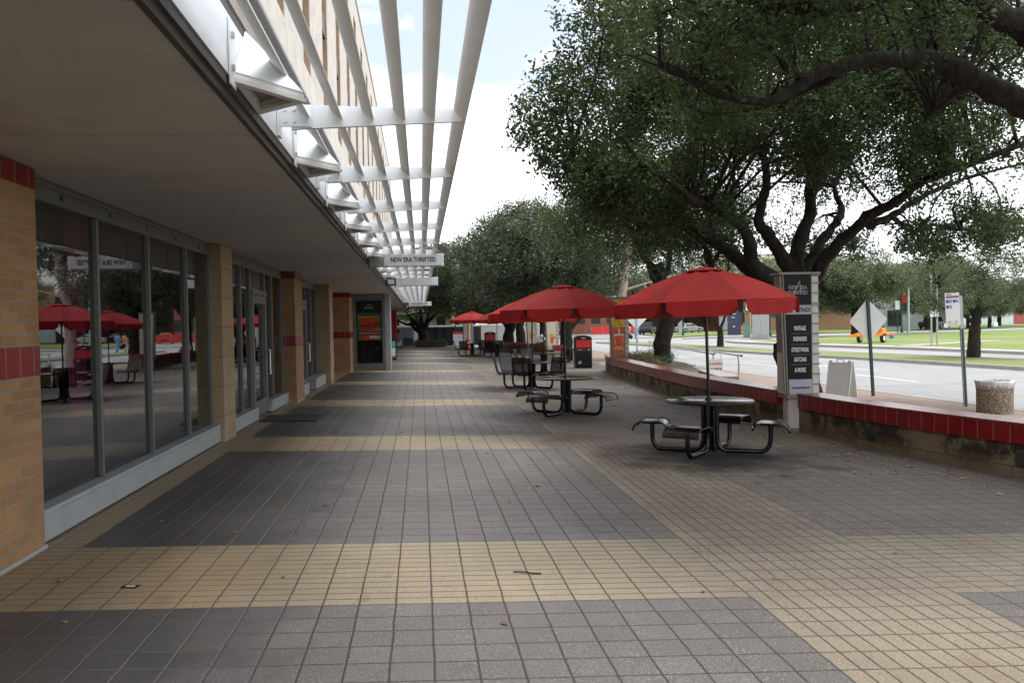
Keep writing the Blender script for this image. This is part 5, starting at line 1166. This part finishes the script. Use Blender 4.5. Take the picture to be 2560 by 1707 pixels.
# traffic signals
def signal(label, loc, h, heads, arm=0):
    t = thing('traffic_signal', label, 'traffic signal', loc); MB().tube([(0,0,-.1),(0,0,h)], .12, 10).build('pole', M['galv'], t)
    if arm: MB().tube([(0,0,h-.2),(arm,0,h)], .08, 8).build('mast_arm', M['galv'], t)
    for x,z,back in heads:
        MB().box(x-.2,x+.2,-.3,-.06,z-.55,z+.55).build('signal_head', M['yellow'] if not back else M['blackmatt'], t, bevel=.03)
        mb = MB()
        for k in (-.34,0,.34): mb.tube([(x,-.31,z+k),(x,-.42,z+k)], .12, 10)
        mb.build('lens_hood', M['blackmatt'], t)
    return t
signal('yellow traffic signal heads in front of the blue grey building',(38.5,90,-.1),6,[(-.55,3.6,False),(1.15,3.7,False)])
signal('black backed traffic signal left of the turn arrow sign',(35.2,84,-.1),4.6,[(-.1,3.7,True)])
signal('yellow signals hanging over the road by the forked far oak',(8.4,84,-.15),5.0,[(0,3.2,False),(-1.8,4.6,False)],-3.0); signal('yellow signal pole left of the distant black bin',(3.0,78,-.1),4.6,[(0,3.2,False),(2.0,2.9,False)])
post('street_pole','thick pale steel street pole between the forked far oak trunks','pole',(8.3,74,-.15),9,.26,'galv'); post('street_pole','pale steel utility pole behind the pickup','pole',(33.4,104,-.1),12,.3,'galv'); post('street_pole','thin dark pole standing left of the far parasols','pole',(2.9,70,0),4.5,.05,'blackmatt')
post('street_pole','yellow painted post behind the far table','pole',(3.7,64.5,-.1),2.6,.09,'yellow')
t = post('notice_board','white notice with red heading standing beside the far table','notice',(2.3,52,-.05),1.0,.03,'galv',(.62,.88),'signwhite',1.28); MB().box(-.31,.31,-.055,-.0505,1.12,1.28).build('heading', M['redbin'], t)
t = thing('information_sign','blue grey information totem behind the far parasols','sign',(3.75,66,-.08)); MB().box(-.38,.38,-.1,.1,0,2.2).build('panel', M['bldggrey'], t, bevel=.02); mb = MB()
for k in range(5): mb.box(-.28,.22,-.115,-.1005,1.5+k*.12,1.56+k*.12)
mb.build('text_line', M['textwhite'], t)
def cone(label, loc, h=.75):
    t = thing('traffic_cone', label, 'traffic cone', loc); MB().lathe([(.17,.04),(.035,h),(0,h)],14).build('cone', M['orange'] if h < .9 else M['sheetred'], t); MB().box(-.22,.22,-.22,.22,0,.038).build('base', M['rubber'], t); MB().lathe([(.125,h*.42),(.088,h*.6)],14).build('band', M['white'], t)
cone('orange traffic cone on the median nose behind the planted oak',(19.3,63.5,-.08),.95); cone('second orange cone just left of the median cone',(18.9,64.4,-.08),.8)
t = thing('barrel','red and white safety barrel standing behind the far table','barrel',(3.2,57,-.06)); t.scale = (.75,)*3; MB().lathe([(.24,0),(.24,.1),(.2,.12),(.2,.9),(.1,1.0),(0,1.0)],16).build('drum', M['redbin'], t); MB().lathe([(.203,.5),(.203,.68)],16).build('band', M['white'], t)
for i,(x,y,lb) in enumerate([(34.6,57.6,'small blue yard sign beside the orange trailer'),(70.3,104,'white yard sign near the suv'),(79,106,'white yard sign right of the bus stop pole'),(28.5,92.5,'white yard sign near the silver car')]):
    t = thing('yard_sign', lb, 'yard sign', (x,y,-.08), 0); t.scale = (.5 if i == 0 else .8,)*3; MB().tube([(-.2,0,-.05),(-.2,0,.3)],.01,5).tube([(.2,0,-.05),(.2,0,.3)],.01,5).build('stake', M['galv'], t); MB().box(-.35,.35,-.01,.01,.3,.95).build('plate', M['blueprint' if i == 0 else 'signwhite'], t)
# ------------------------------------------------------------------ far buildings
def bldg(label, loc, rz, w, d, h, mat, wins=(), bands=()):
    t = thing('far_building', label, 'building', loc, rz); MB().box(-w/2,w/2,0,d,-.2,h).build('wall', M[mat], t); MB().box(-w/2-.15,w/2+.15,-.15,d+.1,h+.003,h+.35).build('roof_edge', M['bldggrey' if mat != 'bldggrey' else 'bldgwhite'], t)
    for x0,x1,z0,z1,m in wins: MB().box(x0,x1,-.06,.02,z0,z1).build('window' if m == 'darkwin' else 'panel', M[m], t)
    return t
bldg('low white clad hall with red and blue panels beyond the park',(112,152,-.1),D2R(-33),70,20,6.5,'bldgwhite',[(-18,-14.5,0,6.3,'bldgwood'),(4,11,0,6.3,'bldgred'),(20,35,0,6.3,'bldgblue'),(-34,-30,.2,3,'darkwin'),(-28,-25,.2,3,'darkwin')])
bldg('red brick hall behind the parked cars',(37,142,-.1),D2R(-12),34,16,7.5,'brickred',[(-14+k*4.2,-12+k*4.2,1.0,3.0,'darkwin') for k in range(7)])
bldg('tan brick and blue grey clad building behind the wayfinding totem',(57,125,-.1),D2R(-28),20,16,8.5,'bricktan2',[(-9.9,-6,.2,2.2,'bldggrey')])
bldg('blue grey clad block right of the tan brick wall',(72,118,-.1),D2R(-28),14,14,9.5,'bldggrey',[(-5,-3,.4,2.8,'darkwin'),(-1.5,.5,.4,2.8,'darkwin')])
bldg('red brick building with orange fence at the street corner',(24.5,128,-.1),D2R(-8),12,10,5.5,'brickred',[(-5+k*2.4,-3.6+k*2.4,1.6,3.2,'darkwin') for k in range(5)])
bldg('pale grey flats seen beside the red brick corner building',(17,150,-.1),0,12,10,9,'bldgcream',[(-5+k*2.6,-3.6+k*2.6,z,z+1.5,'darkwin') for k in range(4) for z in (1.2,4.4)])
bldg('cream rendered building beyond the end of the walk',(-6,116,-.1),0,26,14,12,'bldgcream',[(-11+k*3.2,-9.8+k*3.2,z,z+1.7,'darkwin') for k in range(7) for z in (1.4,4.6,8)])
bldg('distant pale tower rising above the park trees',(88,215,-.1),D2R(-20),30,20,19,'bldgcream')
sd = thing('storage_shed','small white corrugated storage shed on the park lawn','shed',(65.6,124,-.1),D2R(-28)); MB().box(-1.6,1.6,-1.5,1.5,0,3.2).build('wall', M['galv'], sd); MB().prism([(-1.7,3.203),(1.7,3.203),(1.5,3.6),(-1.5,3.6)],-1.6,1.6,'y').build('roof', M['white'], sd); mb = MB()
for k in range(9): mb.box(-1.55+k*.36,-1.42+k*.36,-1.53,-1.502,.05,3.1)
mb.build('rib', M['greycab'], sd)
fn = thing('orange_fence','low red orange mesh fence before the corner brick building','fence',(26.5,112,-.15),D2R(-10)); MB().box(-3,3,-.02,.02,.15,1.2).build('mesh', M['sheetred'], fn); mb = MB()
for k in range(5): mb.tube([(-3+k*1.5,0,0),(-3+k*1.5,0,1.3)],.03,6)
mb.build('post', M['galv'], fn)
# construction fence at the end of the walk, with an athlete banner
cf = thing('screen_fence','black screened construction fence across the end of the walk','fence',(1.2,67.6,-.05)); mb = MB()
for k in range(9): mb.tube([(-2.2+k*.75*.98,0,0),(-2.2+k*.75*.98,0,1.72)],.025,6)
mb.tube([(-2.2,0,1.70),(3.75,0,1.70)],.022,6); mb.build('post', M['galv'], cf)
mb = MB(); nn = 40
vs = [(-1.0+4.7*i/nn, -.04+.025*math.sin(i*1.1), z) for i in range(nn+1) for z in (.03,.8,1.55)]
mb.add(vs, [(i*3+k,(i+1)*3+k,(i+1)*3+k+1,i*3+k+1) for i in range(nn) for k in range(2)], 0, True); M['screenmesh'] = pm('black_screen_fabric', (.018,.022,.035), .7, .2, 3); mb.build('screen', M['screenmesh'], cf)
an = thing('athlete_banner','printed banner of an athlete in a white vest on the fence','banner',(-1.7,67.3,-.0)); M['banner'] = pm('banner_print', (.33,.40,.55), .6, .2, 2)
MB().box(-.95,1.1,-.01,.0,.02,1.5).build('sheet', M['banner'], an); MB().prism([(.2,.05),(1.08,.05),(1.08,.62),(.25,.75)],-.0135,-.011,'y').build('dark_field', M['navy'], an)
def ell(cx,cz,rx,rz,n=16): return [(cx+rx*math.cos(2*math.pi*k/n), cz+rz*math.sin(2*math.pi*k/n)) for k in range(n)]
MB().prism([(-.62,.03),(.42,.03),(.30,.32),(.05,.55),(-.12,.62),(-.2,.8),(-.45,.75),(-.48,.5),(-.62,.3)],-.018,-.014,'y').prism(ell(-.30,1.0,.23,.32),-.018,-.014,'y').build('figure', M['skin'], an); MB().prism(ell(-.24,1.22,.24,.17),-.022,-.0185,'y').build('hair', M['hairdark'], an)
MB().prism([(-.45,.03),(.1,.03),(.16,.42),(.04,.52),(-.1,.3),(-.42,.2)],-.022,-.0185,'y').build('vest', M['white'], an); MB().prism([(.2,.9),(.3,.9),(.52,1.35),(.46,1.38)],-.018,-.0145,'y').build('red_stripe', M['sheetred'], an)
# barrier wall behind the fence
bw = thing('barrier_wall','long pale barrier wall behind the black screened fence','wall',(2,74,-.05)); MB().box(-8,9,0,.3,0,1.62).build('wall', M['greycab'], bw); MB().box(-8,9,-.05,.35,1.623,1.72).build('coping', M['white'], bw)
# ------------------------------------------------------------------ people
def person(label, loc, rz, joints, top, legs, hair='hairdark', hold=None, sc_=1.):
    t = thing('person', label, 'person', loc, rz)
    names = list(joints); J = {k: Vector(v[0]) for k,v in joints.items()}; R = {k: v[1] for k,v in joints.items()}
    E = [('pelvis','chest'),('chest','neck'),('neck','head'),('head','crown'),('chest','shL'),('shL','elL'),('elL','haL'),('chest','shR'),('shR','elR'),('elR','haR'),('pelvis','hipL'),('hipL','knL'),('knL','anL'),('anL','toL'),('pelvis','hipR'),('hipR','knR'),('knR','anR'),('anR','toR')]
    me = bpy.data.meshes.new('body'); me.from_pydata([J[n_] for n_ in names], [(names.index(a),names.index(b)) for a,b in E], []); me.materials.append(M['skin'])
    o = bpy.data.objects.new('body', me); COL.objects.link(o); o.parent = t
    md = o.modifiers.new('skin','SKIN'); sv = me.skin_vertices[0].data
    for i,n_ in enumerate(names): sv[i].radius = (R[n_],R[n_]); sv[i].use_root = (n_ == 'pelvis')
    o.modifiers.new('sub','SUBSURF').levels = 1; o.modifiers['sub'].render_levels = 1
    sh_ = MB(); P = lambda a,b,f: J[a].lerp(J[b],f)
    sh_.tube([P('pelvis','chest',-.05),P('pelvis','chest',.5),J['chest'],P('chest','neck',.6),P('chest','neck',.85)], [.17,.165,.19,.13,.07], 12)
    for s in 'LR': sh_.tube([P('chest','sh'+s,.4),J['sh'+s],P('sh'+s,'el'+s,.6),J['el'+s]], [.09,.082,.068,.062], 9)
    sh_.build('top', M[top], t)
    lg = MB()
    lg.tube([P('pelvis','chest',.12),P('pelvis','chest',-.2)], [.175,.16], 12)
    for s in 'LR': lg.tube([P('pelvis','hip'+s,.5),J['hip'+s],P('hip'+s,'kn'+s,.5),J['kn'+s],J['an'+s]], [.10,.105,.092,.075,.062], 9)
    lg.build('trousers', M[legs], t)
    hd = J['head']; MB().lathe([(.108,-.01),(.118,.05),(.105,.12),(.05,.165),(0,.17)], 12, tuple(hd+Vector((0,.015,.0)))).build('hair', M[hair], t)
    for s in 'LR': a = J['an'+s]; b = J['to'+s]; MB().tube([a+Vector((0,.03,-.05)), a+Vector((0,0,-.05)), b], [.05,.055,.04], 8).build('shoe', M['blackmatt'], t)
    if hold: hold(t, J)
    if sc_ != 1: t.scale = (sc_,)*3
    return t
std = dict(pelvis=((0,0,.95),.13),chest=((0,0,1.28),.14),neck=((0,0,1.48),.055),head=((0,-.02,1.60),.085),crown=((0,-.01,1.71),.07),shL=((.19,0,1.40),.06),elL=((.25,.02,1.12),.042),haL=((.24,-.1,.88),.035),shR=((-.19,0,1.40),.06),elR=((-.26,.02,1.12),.042),haR=((-.25,-.1,.88),.035),
    hipL=((.10,0,.90),.09),knL=((.11,-.10,.50),.06),anL=((.11,.06,.09),.045),toL=((.11,-.1,.03),.035),hipR=((-.10,0,.90),.09),knR=((-.11,.04,.50),.06),anR=((-.11,.22,.12),.045),toR=((-.11,.08,.04),.035))
M['orangecloth'] = pm('orange_cloth', (.72,.30,.16), .8, .1, 6); M['bluecloth'] = pm('light_blue_cloth', (.20,.36,.62), .8, .1, 6); M['whitecloth'] = pm('white_cloth', (.70,.70,.72), .8, .08, 6)
def bag_(t, J): h = J['haL']; MB().obox((h.x+.1,h.y,h.z-.25), .5,.16,.34, 0, 0, 0, .5).build('bag', M['blackmatt'], t, bevel=.04)
person('person in orange top and white trousers carrying a black bag across the road', (17.6,69,-.2), D2R(-60), std, 'orangecloth', 'whitecloth', hold=bag_)
person('person in light blue top walking behind the one in white trousers', (18.7,70.5,-.2), D2R(-60), std, 'bluecloth', 'bluecloth')
sit = dict(pelvis=((0,0,.52),.13),chest=((0,-.10,.82),.14),neck=((0,-.18,1.0),.055),head=((0,-.24,1.10),.085),crown=((0,-.25,1.21),.07),shL=((.19,-.12,.95),.06),elL=((.25,-.28,.72),.042),haL=((.12,-.48,.62),.035),shR=((-.19,-.12,.95),.06),elR=((-.25,-.28,.72),.042),haR=((-.12,-.48,.62),.035),
    hipL=((.10,-.03,.50),.09),knL=((.13,-.46,.52),.06),anL=((.12,-.44,.1),.045),toL=((.12,-.6,.04),.035),hipR=((-.10,-.03,.50),.09),knR=((-.13,-.46,.52),.06),anR=((-.12,-.44,.1),.045),toR=((-.12,-.6,.04),.035))
person('person in white top sitting on the far seat wall beside the straight oak trunk', (6.75,47.0,.0), D2R(90), sit, 'whitecloth', 'blackmatt')
# ------------------------------------------------------------------ light, sky, camera
SUN = Vector((.28,.12,.95)).normalized()
w = bpy.data.worlds.new('World'); sc.world = w; w.use_nodes = True; nt = w.node_tree; nt.nodes.clear()
wn = lambda t_: nt.nodes.new(t_)
sky = wn('ShaderNodeTexSky'); sky.sky_type = 'NISHITA'; sky.sun_disc = False; sky.sun_elevation = math.asin(SUN.z); sky.sun_rotation = math.atan2(SUN.x, SUN.y); sky.dust_density = 2.0
tc = wn('ShaderNodeTexCoord'); mp = wn('ShaderNodeMapping'); mp.inputs['Scale'].default_value = (1,1,2.2)
nz = wn('ShaderNodeTexNoise'); nz.inputs['Scale'].default_value = 3.0; nz.inputs['Detail'].default_value = 7; nz.inputs['Roughness'].default_value = .58
rp = wn('ShaderNodeMapRange'); rp.inputs[1].default_value = .36; rp.inputs[2].default_value = .50
# a clear patch of blue in the cloud, above the canopy
dt_ = wn('ShaderNodeVectorMath'); dt_.operation = 'DOT_PRODUCT'; d0 = Vector((-.05,.90,.36)).normalized(); dt_.inputs[1].default_value = d0
pr = wn('ShaderNodeMapRange'); pr.inputs[1].default_value = .955; pr.inputs[2].default_value = .995; pr.inputs[3].default_value = 0; pr.inputs[4].default_value = .17
sb = wn('ShaderNodeMath'); sb.operation = 'SUBTRACT'; ad = wn('ShaderNodeMath'); ad.operation = 'ADD'; ad.inputs[1].default_value = .07
rp.inputs[3].default_value = .27; mx = wn('ShaderNodeMix'); mx.data_type = 'RGBA'; mx.inputs[7].default_value = (10.6,10.8,11.2,1)
bgn = wn('ShaderNodeBackground'); bgn.inputs[1].default_value = .10; ow = wn('ShaderNodeOutputWorld'); L = nt.links.new
L(tc.outputs['Generated'], mp.inputs[0]); L(mp.outputs[0], nz.inputs['Vector']); L(nz.outputs[0], ad.inputs[0]); L(ad.outputs[0], sb.inputs[0]); L(tc.outputs['Generated'], dt_.inputs[0]); L(dt_.outputs['Value'], pr.inputs[0]); L(pr.outputs[0], sb.inputs[1]); L(sb.outputs[0], rp.inputs[0])
L(rp.outputs[0], mx.inputs['Factor']); L(sky.outputs[0], mx.inputs[6]); L(mx.outputs[2], bgn.inputs[0]); L(bgn.outputs[0], ow.inputs[0])
sl = bpy.data.lights.new('sun','SUN'); sl.energy = 1.5; sl.angle = D2R(16); sl.color = (1,.975,.94); so = bpy.data.objects.new('sun', sl); COL.objects.link(so)
so.rotation_euler = SUN.to_track_quat('Z','Y').to_euler(); so.location = (0,0,40)
cam = bpy.data.cameras.new('camera'); cam.sensor_width = 36; cam.lens = 36*2062/2560; cam.clip_start = .05; cam.clip_end = 5000
co = bpy.data.objects.new('camera', cam); COL.objects.link(co); co.location = (0,0,1.65)
psi, pit, roll = D2R(6.28), D2R(1.21), .018
F = Vector((math.sin(psi)*math.cos(pit), math.cos(psi)*math.cos(pit), -math.sin(pit))); R0 = Vector((math.cos(psi),-math.sin(psi),0)); U0 = R0.cross(F)
Rr = R0*math.cos(roll)-U0*math.sin(roll); Uu = Rr.cross(F)
co.matrix_world = Matrix.Translation(co.location) @ Matrix((Rr,Uu,-F)).transposed().to_4x4()
sc.camera = co
vs_ = sc.view_settings; vs_.view_transform = 'Standard'; vs_.look = 'None'; vs_.exposure = 0.85; vs_.gamma = 1; vs_.use_curve_mapping = False
sc.render.engine = 'CYCLES'; cy = sc.cycles; cy.max_bounces = 6; cy.diffuse_bounces = 4; cy.glossy_bounces = 3; cy.transmission_bounces = 4; cy.transparent_max_bounces = 12; cy.use_denoising = True; cy.caustics_reflective = False; cy.caustics_refractive = False; cy.sample_clamp_indirect = 6
